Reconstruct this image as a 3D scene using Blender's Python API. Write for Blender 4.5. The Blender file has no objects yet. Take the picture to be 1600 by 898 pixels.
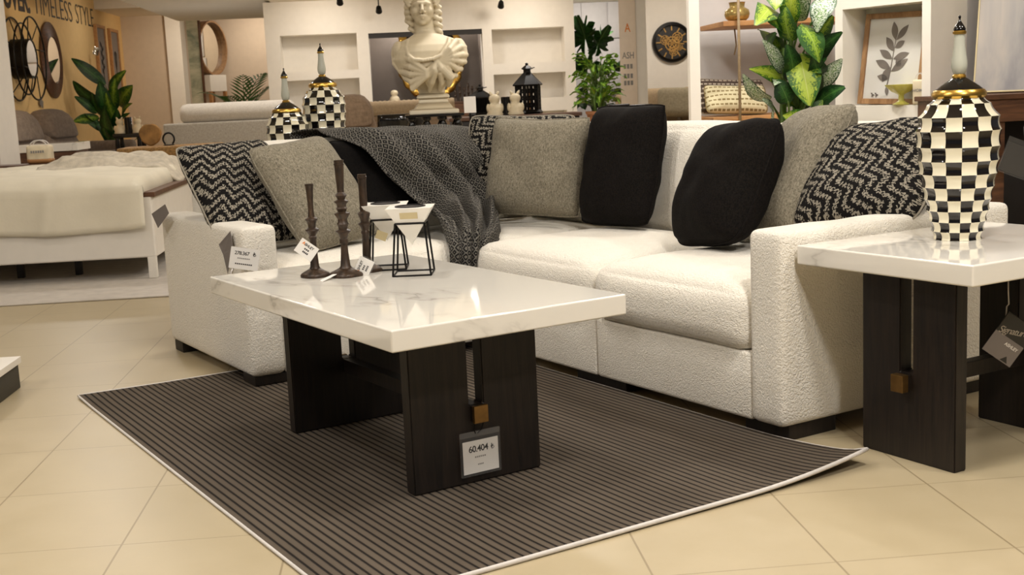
import bpy, bmesh, math, random
from mathutils import Vector, Matrix, noise
random.seed(7)
PI = math.pi
rad = math.radians
scene = bpy.context.scene
COL = scene.collection

# ------------------------------------------------------------------ camera model (1600x898)
F_PX = 1927.5
PITCH, ROLL, CAM_H = rad(8.9355), rad(-2.6347), 1.0
FW = Vector((0, math.cos(PITCH), -math.sin(PITCH)))
UP0 = Vector((0, math.sin(PITCH), math.cos(PITCH)))
R0 = Vector((1, 0, 0))
RT = R0 * math.cos(ROLL) + UP0 * math.sin(ROLL)
UPV = -R0 * math.sin(ROLL) + UP0 * math.cos(ROLL)
CAM = Vector((0, 0, CAM_H))
def ray(px, py): return FW + RT * ((px - 800) / F_PX) - UPV * ((py - 449) / F_PX)
def on_plane(px, py, P, n):
    d = ray(px, py); return CAM + d * ((P - CAM).dot(n) / d.dot(n))
def at_z(px, py, z): return on_plane(px, py, Vector((0, 0, z)), Vector((0, 0, 1)))
def at_y(px, py, y): return on_plane(px, py, Vector((0, y, 0)), Vector((0, 1, 0)))
# showroom frame: U to the right, V away from the camera
YR = rad(5)
U = Vector((math.cos(YR), math.sin(YR), 0)); V = Vector((-math.sin(YR), math.cos(YR), 0))
def W(u, v, z=0): return U * u + V * v + Vector((0, 0, z))
def at_v(px, py, v):
    p = on_plane(px, py, V * v, V); return Vector((p.dot(U), p.dot(V), p.z))
# sofa frame: T across (local x), S away (local y)
YS = rad(121.548)
SA = Vector((math.cos(YS), math.sin(YS), 0)); SB = Vector((math.sin(YS), -math.cos(YS), 0))
SO = Vector((-.934, 4.281, 0)); SROT = YS - PI / 2
def SW(t, s, z): return SO + SA * s + SB * t + Vector((0, 0, z))
def at_s(px, py, s): return on_plane(px, py, SO + SA * s, SA)
def at_t(px, py, t): return on_plane(px, py, SO + SB * t, SB)

# ------------------------------------------------------------------ materials
def lin(c):
    c = c / 255.0
    return c / 12.92 if c <= .04045 else ((c + .055) / 1.055) ** 2.4
def rgb(r, g, b): return (lin(r), lin(g), lin(b), 1)
class NT:
    def __init__(s, name):
        s.m = bpy.data.materials.new(name); s.m.use_nodes = True
        s.t = s.m.node_tree; s.b = s.t.nodes['Principled BSDF']
    def n(s, typ, **kw):
        nd = s.t.nodes.new(typ)
        for k, v in kw.items():
            if k.startswith('i_'):
                key = k[2:]; key = int(key) if key.isdigit() else key.replace('_', ' ')
                nd.inputs[key].default_value = v
            else: setattr(nd, k, v)
        return nd
    def l(s, a, b): s.t.links.new(a, b)
    def math(s, op, a, b=None, c=None):
        nd = s.n('ShaderNodeMath', operation=op)
        for i, x in enumerate((a, b, c)):
            if x is None: continue
            if isinstance(x, (int, float)): nd.inputs[i].default_value = x
            else: s.l(x, nd.inputs[i])
        return nd.outputs[0]
    def mix(s, fac, c1, c2):
        nd = s.n('ShaderNodeMix', data_type='RGBA')
        if isinstance(fac, (int, float)): nd.inputs[0].default_value = fac
        else: s.l(fac, nd.inputs[0])
        for i, c in ((6, c1), (7, c2)):
            if isinstance(c, tuple): nd.inputs[i].default_value = c
            else: s.l(c, nd.inputs[i])
        return nd.outputs[2]
    def ramp(s, fac, stops):
        nd = s.n('ShaderNodeValToRGB'); e = nd.color_ramp.elements
        while len(e) < len(stops): e.new(.5)
        for k, (p, c) in enumerate(stops):
            e[k].position = p; e[k].color = c
        s.l(fac, nd.inputs[0]); return nd.outputs[0]
    def co(s, which='Object', scale=None, rot=None):
        c = s.n('ShaderNodeTexCoord').outputs[which]
        if scale or rot:
            mp = s.n('ShaderNodeMapping')
            if scale: mp.inputs['Scale'].default_value = scale
            if rot: mp.inputs['Rotation'].default_value = rot
            s.l(c, mp.inputs[0]); c = mp.outputs[0]
        return c
    def noise(s, co, scale, detail=3, rough=.5, dist=0):
        nd = s.n('ShaderNodeTexNoise', i_Scale=scale, i_Detail=detail, i_Roughness=rough, i_Distortion=dist)
        s.l(co, nd.inputs['Vector']); return nd.outputs[0]
    def bump(s, h, strength=.3, dist=.002):
        nd = s.n('ShaderNodeBump', i_Strength=strength, i_Distance=dist); s.l(h, nd.inputs['Height'])
        s.l(nd.outputs[0], s.b.inputs['Normal'])
    def base(s, c):
        if isinstance(c, tuple): s.b.inputs['Base Color'].default_value = c
        else: s.l(c, s.b.inputs['Base Color'])
    def set(s, rough=None, metal=None, spec=None, coat=None, sheen=None, trans=None, alpha=None):
        for k, v in (('Roughness', rough), ('Metallic', metal), ('Specular IOR Level', spec), ('Coat Weight', coat),
                     ('Sheen Weight', sheen), ('Transmission Weight', trans), ('Alpha', alpha)):
            if v is not None: s.b.inputs[k].default_value = v
        return s
def plain(name, c, rough=.5, metal=0, var=.12, scale=12, bump=0, bscale=60, spec=None, coat=None):
    t = NT(name); co = t.co()
    f = t.noise(co, scale)
    dark = tuple(x * (1 - var) for x in c[:3]) + (1,); lite = tuple(min(1, x * (1 + var)) for x in c[:3]) + (1,)
    t.base(t.ramp(f, [(.3, dark), (.7, lite)])); t.set(rough, metal, spec, coat)
    if bump: t.bump(t.noise(co, bscale, 2), bump)
    return t.m
M = {}
M['white_wall'] = plain('white_wall', rgb(236, 230, 220), .8, var=.02)
M['beige_wall'] = plain('beige_wall', rgb(206, 188, 166), .85, var=.03)
M['warm_wall'] = plain('warm_wall', rgb(230, 194, 134), .85, var=.03)
M['grey_wall'] = plain('grey_wall', rgb(196, 192, 190), .85, var=.03)
M['dark_grey_wall'] = plain('dark_grey_wall', rgb(128, 118, 110), .85, var=.03)
M['ceiling'] = plain('ceiling_paint', rgb(232, 222, 206), .9, var=.02)
M['black_wood'] = None
def wood(name, c1, c2, rough=.45, scale=(18, 18, 1.2), dens=3.2, bump=.15):
    t = NT(name); co = t.co('Object', scale)
    f = t.noise(co, dens, 6, .6, 1.2)
    fine = t.noise(t.co('Object', tuple(x * 5 for x in scale)), dens * 2, 2)
    t.base(t.mix(t.math('MULTIPLY', fine, .5), t.ramp(f, [(.35, c1), (.65, c2)]), c1)); t.set(rough); t.bump(f, bump, .001)
    return t.m
M['black_wood'] = wood('dark_oak', rgb(15, 10, 7), rgb(41, 30, 23), .5)
M['brown_wood'] = wood('walnut', rgb(70, 44, 28), rgb(112, 74, 48), .45, (1.5, 12, 12))
M['tan_wood'] = wood('light_oak', rgb(160, 112, 66), rgb(196, 146, 92), .5, (1.5, 12, 12))
M['frame_wood'] = wood('frame_wood', rgb(128, 92, 58), rgb(182, 142, 100), .5, (6, 6, 2))
M['black_metal'] = plain('black_metal', rgb(22, 20, 19), .42, .6, .15)
M['black_gloss'] = plain('black_gloss', rgb(14, 12, 12), .12, 0, .1)
M['charcoal'] = plain('charcoal', rgb(40, 36, 34), .6, 0, .1)
M['brass'] = plain('aged_brass', rgb(138, 106, 62), .38, .85, .2, 30)
M['banner'] = plain('banner_cloth', rgb(236, 220, 202), .8, var=.03)
M['gold_paint'] = plain('gold_paint', rgb(206, 160, 84), .4, .15, .2, 30)
M['gold'] = plain('gold', rgb(208, 168, 84), .28, 1, .15, 14)
M['paper'] = plain('white_card', rgb(228, 224, 218), .55, var=.02)
M['cream_card'] = plain('cream_card', rgb(206, 190, 148), .6, var=.05)
M['grey_card'] = plain('grey_card', rgb(120, 112, 108), .5, var=.05)
M['black_card'] = plain('black_card', rgb(34, 32, 30), .35, var=.05)
M['ink'] = plain('ink', rgb(38, 36, 36), .6, var=.02)
M['faint_ink'] = plain('faint_ink', rgb(140, 136, 132), .6, var=.02)
M['orange_ink'] = plain('orange_ink', rgb(222, 130, 46), .6, var=.05)
M['silver_ink'] = plain('silver_ink', rgb(170, 160, 146), .5, .2, var=.02)
M['letter'] = plain('wall_letter', rgb(46, 34, 26), .6, var=.05)
M['white_lacquer'] = plain('white_lacquer', rgb(232, 226, 216), .45, var=.02)
M['mirror'] = plain('mirror_glass', rgb(225, 222, 214), .04, 1, 0)
def glassy(name, c, alpha=.22, rough=.05):
    t = NT(name); t.base(c); t.set(rough, alpha=alpha); t.b.inputs['Specular IOR Level'].default_value = .7
    return t.m
M['plastic'] = glassy('clear_plastic', rgb(200, 198, 194), .06)
M['pane'] = glassy('clear_pane', rgb(120, 120, 118), .05)
def boucle(name, c, c2):
    t = NT(name); co = t.co()
    v = t.n('ShaderNodeTexVoronoi', i_Scale=145.0); nz = t.noise(co, 30, 2)
    add = t.n('ShaderNodeVectorMath', operation='ADD'); sc = t.n('ShaderNodeVectorMath', operation='SCALE', i_Scale=.02)
    t.l(co, add.inputs[0]); t.l(t.n('ShaderNodeTexNoise', i_Scale=40.0).outputs[1], sc.inputs[0]); t.l(sc.outputs[0], add.inputs[1])
    t.l(add.outputs[0], v.inputs['Vector'])
    h = t.math('ADD', t.math('SUBTRACT', 1.0, v.outputs[0]), t.math('MULTIPLY', t.noise(co, 240, 3), .8))
    t.base(t.mix(t.math('MULTIPLY', nz, .55), c, c2)); t.set(.95, spec=.15, sheen=.25); t.bump(h, .7, .004)
    return t.m
M['boucle'] = boucle('ivory_boucle', rgb(241, 235, 223), rgb(227, 219, 204))
def weave(name, c1, c2, scale=260, stretch=(1, 1, .35), bump=.35, rough=.92):
    t = NT(name); co = t.co('Object', stretch)
    f = t.noise(co, scale, 3, .7); f2 = t.noise(t.co('Object', (stretch[2], stretch[0], stretch[1])), scale * .9, 2, .6)
    g = t.math('ADD', t.math('MULTIPLY', f, .6), t.math('MULTIPLY', f2, .4))
    t.base(t.ramp(g, [(.36, c1), (.64, c2)])); t.set(rough, spec=.12, sheen=.08 if c2[0] > .08 else 0); t.bump(g, bump, .002)
    return t.m
M['grey_weave'] = weave('grey_chenille', rgb(94, 88, 75), rgb(152, 144, 126), 210, (1, .35, 1))
M['black_weave'] = weave('black_chenille', rgb(6, 5, 5), rgb(28, 24, 21), 230, (1, .4, 1))
M['black_velvet'] = weave('black_velvet', rgb(7, 6, 6), rgb(20, 18, 16), 200, (1, .6, 1))
M['grey_sofa'] = weave('grey_linen', rgb(150, 142, 130), rgb(180, 172, 158), 120)
M['light_sofa'] = weave('light_linen', rgb(196, 188, 176), rgb(216, 208, 196), 120)
M['taupe'] = weave('taupe_suede', rgb(124, 104, 84), rgb(148, 126, 104), 40)
M['mushroom'] = weave('mushroom_suede', rgb(104, 92, 82), rgb(128, 114, 102), 40)
M['tan_sofa'] = weave('tan_linen', rgb(152, 132, 104), rgb(176, 154, 124), 80)
M['olive_fabric'] = weave('olive_linen', rgb(128, 118, 96), rgb(152, 140, 116), 80)
M['coverlet'] = plain('cream_coverlet', rgb(226, 218, 198), .9, var=.05, scale=5, bump=.25, bscale=70)
M['fur'] = plain('fur_beige', rgb(198, 188, 170), .95, var=.16, scale=24, bump=.9, bscale=130)
M['wicker'] = None
def wicker():
    t = NT('wicker'); co = t.co('Object', (40, 40, 90))
    f = t.noise(co, 1.5, 3)
    t.base(t.ramp(f, [(.3, rgb(96, 66, 30)), (.7, rgb(182, 140, 78))])); t.set(.7); t.bump(f, .8, .006); return t.m
M['wicker'] = wicker()
def herring():
    t = NT('herringbone_weave'); sep = t.n('ShaderNodeSeparateXYZ'); t.l(t.co('UV'), sep.inputs[0])
    x, y = sep.outputs[0], sep.outputs[1]
    jit = t.math('MULTIPLY', t.math('SUBTRACT', t.noise(t.co('UV'), 38, 2), .5), .012)
    xs = t.math('SNAP', t.math('ADD', x, jit), .0085)
    z = t.math('ABSOLUTE', t.math('SUBTRACT', t.math('FRACT', t.math('MULTIPLY', xs, 1 / .082)), .5))
    k = t.math('FRACT', t.math('ADD', t.math('MULTIPLY', t.math('ADD', y, jit), 1 / .040), t.math('MULTIPLY', z, 2.2)))
    stripe = t.math('LESS_THAN', k, .49)
    br = t.math('GREATER_THAN', t.noise(t.co('UV', (1, .5, 1)), 210, 2), .47)
    fac = t.math('MULTIPLY', stripe, br)
    nz = t.noise(t.co('UV'), 300, 2)
    t.base(t.mix(fac, t.mix(nz, rgb(14, 13, 13), rgb(34, 32, 31)), t.mix(nz, rgb(112, 106, 96), rgb(178, 170, 154))))
    t.set(.95, spec=.1); t.bump(t.math('ADD', fac, nz), .5, .003); return t.m
M['herring'] = herring()
def throw_mat():
    t = NT('diamond_weave_throw'); sep = t.n('ShaderNodeSeparateXYZ'); t.l(t.co('UV'), sep.inputs[0])
    def cell(v, p): return t.math('ABSOLUTE', t.math('SUBTRACT', t.math('FRACT', t.math('MULTIPLY', v, 1 / p)), .5))
    d = t.math('ADD', cell(sep.outputs[0], .026), cell(sep.outputs[1], .028))
    s = t.math('GREATER_THAN', t.math('SINE', t.math('MULTIPLY', d, 14.0)), .0)
    nz = t.noise(t.co('UV'), 420, 2)
    fac = t.math('MULTIPLY', s, t.math('GREATER_THAN', nz, .40))
    t.base(t.mix(fac, rgb(26, 25, 25), rgb(112, 108, 101))); t.set(.9, spec=.15); t.bump(fac, .3, .0015); return t.m
M['throw'] = throw_mat()
def marble():
    t = NT('white_marble'); co = t.co()
    w = t.noise(co, 2.2, 6, .62, .6)
    nd = t.n('ShaderNodeTexNoise', i_Scale=1.15, i_Detail=6.0, i_Roughness=.6, i_Distortion=.5)
    mp = t.n('ShaderNodeMapping'); mp.inputs['Scale'].default_value = (1.5, .55, 1.5); mp.inputs['Rotation'].default_value = (0, 0, .9)
    t.l(co, mp.inputs[0]); t.l(mp.outputs[0], nd.inputs['Vector'])
    vein = t.math('ABSOLUTE', t.math('SUBTRACT', nd.outputs[0], .5))
    vf = t.ramp(vein, [(0, (1, 1, 1, 1)), (.008, (.35, .35, .35, 1)), (.028, (0, 0, 0, 1))])
    soft = t.ramp(w, [(.42, (0, 0, 0, 1)), (.75, (.35, .35, .35, 1))])
    mask = t.ramp(t.noise(co, 3.1, 2), [(.46, (0, 0, 0, 1)), (.6, (1, 1, 1, 1))])
    fac = t.math('ADD', t.math('MULTIPLY', t.math('MULTIPLY', vf, mask), .55), t.math('MULTIPLY', soft, .22))
    t.base(t.mix(fac, rgb(232, 227, 217), rgb(152, 144, 136))); t.set(.07, spec=.5, coat=.3); return t.m
M['marble'] = marble()
def rugm():
    t = NT('ribbed_rug'); sep = t.n('ShaderNodeSeparateXYZ'); t.l(t.co(), sep.inputs[0])
    k = t.math('FRACT', t.math('MULTIPLY', sep.outputs[0], 1 / .0222))
    tri = t.math('ABSOLUTE', t.math('SUBTRACT', k, .5))
    fac = t.ramp(tri, [(.0, (1, 1, 1, 1)), (.31, (.9, .9, .9, 1)), (.41, (.12, .12, .12, 1)), (.5, (0, 0, 0, 1))])
    nz = t.noise(t.co('Object', (1, .25, 1)), 7, 4, .6); fine = t.noise(t.co(), 300, 2)
    c = t.mix(nz, rgb(77, 69, 60), rgb(108, 97, 84)); c = t.mix(t.math('MULTIPLY', fine, .35), c, rgb(92, 82, 73))
    t.base(t.mix(fac, rgb(30, 27, 26), c)); t.set(.95, spec=.1)
    t.bump(t.math('ADD', fac, t.math('MULTIPLY', fine, .3)), .7, .004); return t.m
M['rug'] = rugm()
M['binding'] = plain('rug_binding', rgb(206, 200, 194), .85, var=.05, scale=60)
def tiles():
    t = NT('cream_floor_tile')
    geo = t.n('ShaderNodeNewGeometry'); mp = t.n('ShaderNodeMapping'); mp.vector_type = 'TEXTURE'
    mp.inputs['Rotation'].default_value = (0, 0, YR); t.l(geo.outputs['Position'], mp.inputs[0])
    sep = t.n('ShaderNodeSeparateXYZ'); t.l(mp.outputs[0], sep.inputs[0])
    uu = t.math('MULTIPLY', t.math('ADD', sep.outputs[0], .695), 1 / .39); vv = t.math('MULTIPLY', t.math('SUBTRACT', sep.outputs[1], 2.835), 1 / .4415)
    def edge(x): return t.math('SUBTRACT', .5, t.math('ABSOLUTE', t.math('SUBTRACT', t.math('FRACT', x), .5)))
    gu = t.math('LESS_THAN', edge(uu), .0060); gv = t.math('LESS_THAN', edge(vv), .0045)
    g = t.math('MAXIMUM', gu, t.math('MULTIPLY', gv, .8))
    wn = t.n('ShaderNodeTexWhiteNoise', noise_dimensions='2D'); cb = t.n('ShaderNodeCombineXYZ')
    t.l(t.math('FLOOR', uu), cb.inputs[0]); t.l(t.math('FLOOR', vv), cb.inputs[1]); t.l(cb.outputs[0], wn.inputs['Vector'])
    nz = t.noise(geo.outputs['Position'], 6, 5, .6)
    c = t.mix(nz, rgb(170, 154, 122), rgb(189, 174, 145))
    c = t.mix(t.math('MULTIPLY', wn.outputs[0], .3), c, rgb(176, 161, 128))
    t.base(t.mix(g, c, rgb(146, 130, 102))); t.set(.22, spec=.4)
    rr = t.math('ADD', t.math('MULTIPLY', nz, .14), .28); t.l(rr, t.b.inputs['Roughness'])
    t.bump(t.math('SUBTRACT', 1, g), .25, .001); return t.m
M['tile'] = tiles()
def leafm(name, edge, centre, pale, spots=.5, pale_amt=0):
    t = NT(name); sep = t.n('ShaderNodeSeparateXYZ'); t.l(t.co('UV'), sep.inputs[0])
    mid = t.math('ABSOLUTE', t.math('SUBTRACT', sep.outputs[0], .5))
    nz = t.noise(t.co('UV', (1, 2.2, 1)), 7, 4, .7, .6)
    rib = t.math('MULTIPLY', t.math('SINE', t.math('MULTIPLY', t.math('ADD', sep.outputs[1], t.math('MULTIPLY', mid, -.9)), 62.0)), .05)
    m = t.math('ADD', t.math('ADD', t.math('MULTIPLY', mid, -1.15), t.math('MULTIPLY', nz, 1.5)), rib)
    f = t.ramp(m, [(.52 - spots * .3, (0, 0, 0, 1)), (.72 - spots * .3, (1, 1, 1, 1))])
    c = t.mix(f, edge, centre)
    vein = t.math('MULTIPLY', t.math('LESS_THAN', mid, .012), .6)
    c = t.mix(vein, c, pale)
    if pale_amt:
        p = t.ramp(t.noise(t.co('UV', (1, 2.5, 1)), 11, 4, .7), [(.47, (0, 0, 0, 1)), (.53, (1, 1, 1, 1))])
        em = t.ramp(mid, [(.40, (1, 1, 1, 1)), (.47, (0, 0, 0, 1))])
        c = t.mix(t.math('MULTIPLY', t.math('MULTIPLY', p, em), pale_amt), c, pale)
    t.base(c); t.set(.42, spec=.35); t.b.inputs['Subsurface Weight'].default_value = 0
    return t.m
M['leaf_a'] = leafm('variegated_leaf', rgb(44, 84, 30), rgb(128, 158, 44), rgb(176, 196, 120), .25)
M['leaf_b'] = leafm('yellow_green_leaf', rgb(54, 100, 32), rgb(164, 184, 60), rgb(200, 206, 130), .7)
M['leaf_c'] = leafm('speckled_leaf', rgb(38, 78, 34), rgb(96, 136, 60), rgb(214, 222, 204), .3, .9)
M['leaf_d'] = leafm('dark_leaf', rgb(20, 52, 20), rgb(48, 92, 36), rgb(110, 144, 80), .3)
M['leaf_e'] = leafm('bright_leaf', rgb(86, 132, 40), rgb(150, 184, 66), rgb(150, 180, 80), .5)
M['leaf_f'] = leafm('palm_leaf', rgb(62, 100, 38), rgb(112, 148, 60), rgb(110, 140, 60), .4)
M['stem'] = plain('green_stem', rgb(96, 124, 58), .5, var=.15)
M['terracotta'] = plain('terracotta', rgb(168, 116, 80), .8, var=.1)
M['soil'] = plain('soil', rgb(52, 40, 32), .95, var=.3, scale=60)
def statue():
    t = NT('aged_shaded_plaster'); co = t.co()
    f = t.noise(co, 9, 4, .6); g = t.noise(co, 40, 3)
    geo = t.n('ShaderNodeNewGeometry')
    p = t.ramp(geo.outputs['Pointiness'], [(.43, rgb(120, 102, 76)), (.495, rgb(204, 192, 166)), (.56, rgb(228, 218, 196))])  # crease darkening mixes grime with painted ambient shade
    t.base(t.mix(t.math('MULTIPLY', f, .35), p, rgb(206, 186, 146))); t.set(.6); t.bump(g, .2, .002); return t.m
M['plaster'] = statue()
M['tile_black'] = plain('black_glaze', rgb(14, 11, 12), .09, 0, .1, coat=.5)
M['tile_ivory'] = plain('ivory_glaze', rgb(231, 223, 197), .12, 0, .03, coat=.5)
def finial_glass():
    t = NT('pale_glass'); f = t.noise(t.co('Object', (60, 60, 4)), 1, 2)
    t.base(t.mix(f, rgb(186, 188, 174), rgb(222, 222, 206))); t.set(.1, trans=.25); return t.m
M['finial'] = finial_glass()
M['candle_wood'] = None
def cw():
    t = NT('carved_brown'); co = t.co('Object', (1, 1, .5)); f = t.noise(co, 55, 4, .6, .4)
    t.base(t.ramp(f, [(.3, rgb(34, 26, 20)), (.62, rgb(70, 53, 39)), (.82, rgb(118, 94, 66))])); t.set(.42, .25); t.bump(f, .35, .002); return t.m
M['candle_wood'] = cw()
M['white_ceramic'] = plain('white_ceramic', rgb(236, 232, 224), .35, var=.03)
M['dark_inside'] = plain('dark_inside', rgb(22, 16, 16), .5, var=.1)
M['foil'] = None
M['cream_stone'] = plain('cream_stone', rgb(220, 206, 176), .6, var=.1, scale=20)
M['yellow_glass'] = plain('yellow_green_glaze', rgb(196, 188, 92), .15, 0, .15, 18, coat=.4)
M['gold_glass'] = plain('mercury_gold_glass', rgb(176, 152, 92), .22, .6, .3, 40)
M['bark'] = plain('log_slice', rgb(150, 112, 62), .8, var=.4, scale=14)
M['carpet'] = plain('pale_carpet', rgb(196, 188, 178), .95, var=.08, scale=14, bump=.4, bscale=200)
M['plinth_dark'] = plain('plinth_dark', rgb(58, 54, 44), .7, var=.06)

# ------------------------------------------------------------------ mesh helpers
def new_bm(): return bmesh.new()
def finish(name, bm, mats, parent=None, smooth=40, mw=None, recalc=True):
    if recalc: bmesh.ops.recalc_face_normals(bm, faces=bm.faces)
    me = bpy.data.meshes.new(name); bm.to_mesh(me); bm.free()
    if not isinstance(mats, (list, tuple)): mats = [mats]
    for m in mats: me.materials.append(M[m] if isinstance(m, str) else m)
    if smooth:
        me.polygons.foreach_set('use_smooth', [True] * len(me.polygons))
        if smooth < 180: me.set_sharp_from_angle(angle=rad(smooth))
    o = bpy.data.objects.new(name, me); COL.objects.link(o)
    if smooth and smooth <= 40 and isinstance(mats[0], str) and mats[0] in ('marble', 'black_wood', 'white_lacquer', 'brown_wood', 'tan_wood', 'black_gloss', 'frame_wood', 'brass', 'paper', 'plastic'):
        wn = o.modifiers.new('normals', 'WEIGHTED_NORMAL'); wn.keep_sharp = True
    if parent: o.parent = parent
    if mw is not None: o.matrix_world = mw
    return o
def tag(o, label, cat, group=None, kind=None):
    o['label'] = label; o['category'] = cat
    if group: o['group'] = group
    if kind: o['kind'] = kind
    return o
def thing(name, label, cat, loc=(0, 0, 0), rz=0, group=None):
    o = bpy.data.objects.new(name, None); COL.objects.link(o); o.empty_display_size = .1
    o.location = loc; o.rotation_euler = (0, 0, rz)
    return tag(o, label, cat, group)
def struct(name, bm, mats, smooth=30):
    o = finish(name, bm, mats, None, smooth); o['kind'] = 'structure'; return o
def dup(root, loc, rz=None, label=None):
    r = root.copy(); COL.objects.link(r); r.location = loc
    if rz is not None: r.rotation_euler = (0, 0, rz)
    if label: r['label'] = label
    for ch in list(root.children):
        c = ch.copy(); COL.objects.link(c); c.parent = r
        for g in ch.children:
            d = g.copy(); COL.objects.link(d); d.parent = c
    return r
def xf(bm, verts, Mx):
    if Mx is not None: bmesh.ops.transform(bm, matrix=Mx, verts=verts)
def box(bm, x0, x1, y0, y1, z0, z1, bev=0, seg=2, Mx=None, mi=0):
    ret = bmesh.ops.create_cube(bm, size=1)
    vs = ret['verts']
    for v in vs:
        v.co = Vector((x0 + (v.co.x + .5) * (x1 - x0), y0 + (v.co.y + .5) * (y1 - y0), z0 + (v.co.z + .5) * (z1 - z0)))
    fs = set(f for v in vs for f in v.link_faces)
    if bev:
        es = set(e for v in vs for e in v.link_edges)
        r = bmesh.ops.bevel(bm, geom=list(es), offset=bev, segments=seg, affect='EDGES', profile=.5)
        vs = list(set(v for f in r['faces'] for v in f.verts) | set(v for v in vs if v.is_valid))
        fs = set(f for v in vs for f in v.link_faces)
    for f in fs: f.material_index = mi
    xf(bm, vs, Mx); return vs
def softbox(bm, c, size, r, n=(8, 8, 4), fn=None, Mx=None, mi=0):
    """rounded, finely divided box; fn(x,y,z in -1..1, p) may push points about"""
    vs = {}; made = []
    h = Vector(size) / 2
    def lines(m, a):
        k = max(2, m - 4); inner = a - r
        ln = [-a, -a + .13 * r, -a + .45 * r] + [-inner + 2 * inner * q / k for q in range(k + 1)] + [a - .45 * r, a - .13 * r, a]
        return ln
    G = [lines(n[q], h[q]) for q in range(3)]; n = [len(g) - 1 for g in G]
    def vert(i, j, k):
        key = (i, j, k)
        if key in vs: return vs[key]
        p = Vector((G[0][i], G[1][j], G[2][k])); q = Vector((p.x / h.x, p.y / h.y, p.z / h.z))
        inner = Vector([max(-(h[a] - r), min(h[a] - r, p[a])) for a in range(3)])
        d = p - inner
        if d.length > 1e-9:
            # snap shell to rounded surface
            m = max(abs(d.x), abs(d.y), abs(d.z))
            d = d.normalized() * (r if m > r * .999 else m)
        p = inner + d
        if fn: p = fn(q, p.copy())
        vs[key] = bm.verts.new(p + Vector(c)); made.append(vs[key]); return vs[key]
    def face(a):
        try:
            f = bm.faces.new(a); f.material_index = mi
        except ValueError: pass
    for i in range(n[0]):
        for j in range(n[1]):
            for k in (0, n[2]): face([vert(i, j, k), vert(i + 1, j, k), vert(i + 1, j + 1, k), vert(i, j + 1, k)])
    for i in range(n[0]):
        for k in range(n[2]):
            for j in (0, n[1]): face([vert(i, j, k), vert(i + 1, j, k), vert(i + 1, j, k + 1), vert(i, j, k + 1)])
    for j in range(n[1]):
        for k in range(n[2]):
            for i in (0, n[0]): face([vert(i, j, k), vert(i, j + 1, k), vert(i, j + 1, k + 1), vert(i, j, k + 1)])
    xf(bm, made, Mx); return made
def tube(bm, pts, r, seg=8, closed=False, mi=0, flat=1.0):
    pts = [Vector(p) for p in pts]; n = len(pts); rings = []
    rr = r if isinstance(r, (list, tuple)) else [r] * n
    prev = None
    for i, p in enumerate(pts):
        a = pts[(i - 1) % n] if (closed or i > 0) else p; b = pts[(i + 1) % n] if (closed or i < n - 1) else p
        t = (b - a).normalized()
        if prev is None:
            ref = Vector((0, 0, 1)) if abs(t.z) < .9 else Vector((1, 0, 0))
            nx = t.cross(ref).normalized()
        else:
            nx = (prev - t * prev.dot(t)).normalized()
        prev = nx; ny = t.cross(nx)
        rings.append([bm.verts.new(p + nx * math.cos(2 * PI * k / seg) * rr[i] + ny * math.sin(2 * PI * k / seg) * rr[i] * flat) for k in range(seg)])
    m = n if closed else n - 1
    for i in range(m):
        A, B = rings[i], rings[(i + 1) % n]
        for k in range(seg):
            f = bm.faces.new([A[k], A[(k + 1) % seg], B[(k + 1) % seg], B[k]]); f.material_index = mi
    if not closed:
        for R_, rev in ((rings[0], True), (rings[-1], False)):
            f = bm.faces.new(R_[::-1] if rev else R_); f.material_index = mi
    return [v for R_ in rings for v in R_]
def bar(bm, a, b, w, mi=0):
    """square bar"""
    return tube(bm, [a, b], w * .7071, 4, mi=mi)
def lathe(bm, prof, seg=32, Mx=None, mi=0, phase=0, scal=None, cap=True):
    rings = []; made = []
    for r, z in prof:
        if r < 1e-6:
            v = bm.verts.new((0, 0, z)); rings.append([v]); made.append(v)
        else:
            ring = []
            for k in range(seg):
                a = 2 * PI * k / seg + phase; q = r * (scal(a) if scal else 1)
                ring.append(bm.verts.new((q * math.cos(a), q * math.sin(a), z)))
            rings.append(ring); made += ring
    for A, B in zip(rings, rings[1:]):
        if len(A) == 1 and len(B) == 1: continue
        for k in range(seg):
            k2 = (k + 1) % seg
            if len(A) == 1: vs = [A[0], B[k], B[k2]]
            elif len(B) == 1: vs = [A[k], A[k2], B[0]]
            else: vs = [A[k], A[k2], B[k2], B[k]]
            f = bm.faces.new(vs); f.material_index = mi
    for R_ in ((rings[0], rings[-1]) if cap else ()):
        if len(R_) > 1:
            f = bm.faces.new(R_); f.material_index = mi
    xf(bm, made, Mx); return made
def ball(bm, c, r, seg=14, rings=10, Mx=None, mi=0):
    if not isinstance(r, (tuple, list)): r = (r, r, r)
    ret = bmesh.ops.create_uvsphere(bm, u_segments=seg, v_segments=rings, radius=1)
    for v in ret['verts']:
        v.co = Vector((v.co.x * r[0], v.co.y * r[1], v.co.z * r[2]))
    for f in set(f for v in ret['verts'] for f in v.link_faces): f.material_index = mi
    if Mx is not None: xf(bm, ret['verts'], Mx)
    bmesh.ops.translate(bm, vec=Vector(c), verts=ret['verts']); return ret['verts']
def prism(bm, poly, z0, z1, Mx=None, mi=0):
    a = [bm.verts.new((x, y, z0)) for x, y in poly]; b = [bm.verts.new((x, y, z1)) for x, y in poly]
    n = len(poly); fs = [bm.faces.new(a[::-1]), bm.faces.new(b)]
    for k in range(n): fs.append(bm.faces.new([a[k], a[(k + 1) % n], b[(k + 1) % n], b[k]]))
    for f in fs: f.material_index = mi
    xf(bm, a + b, Mx); return a + b
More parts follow.
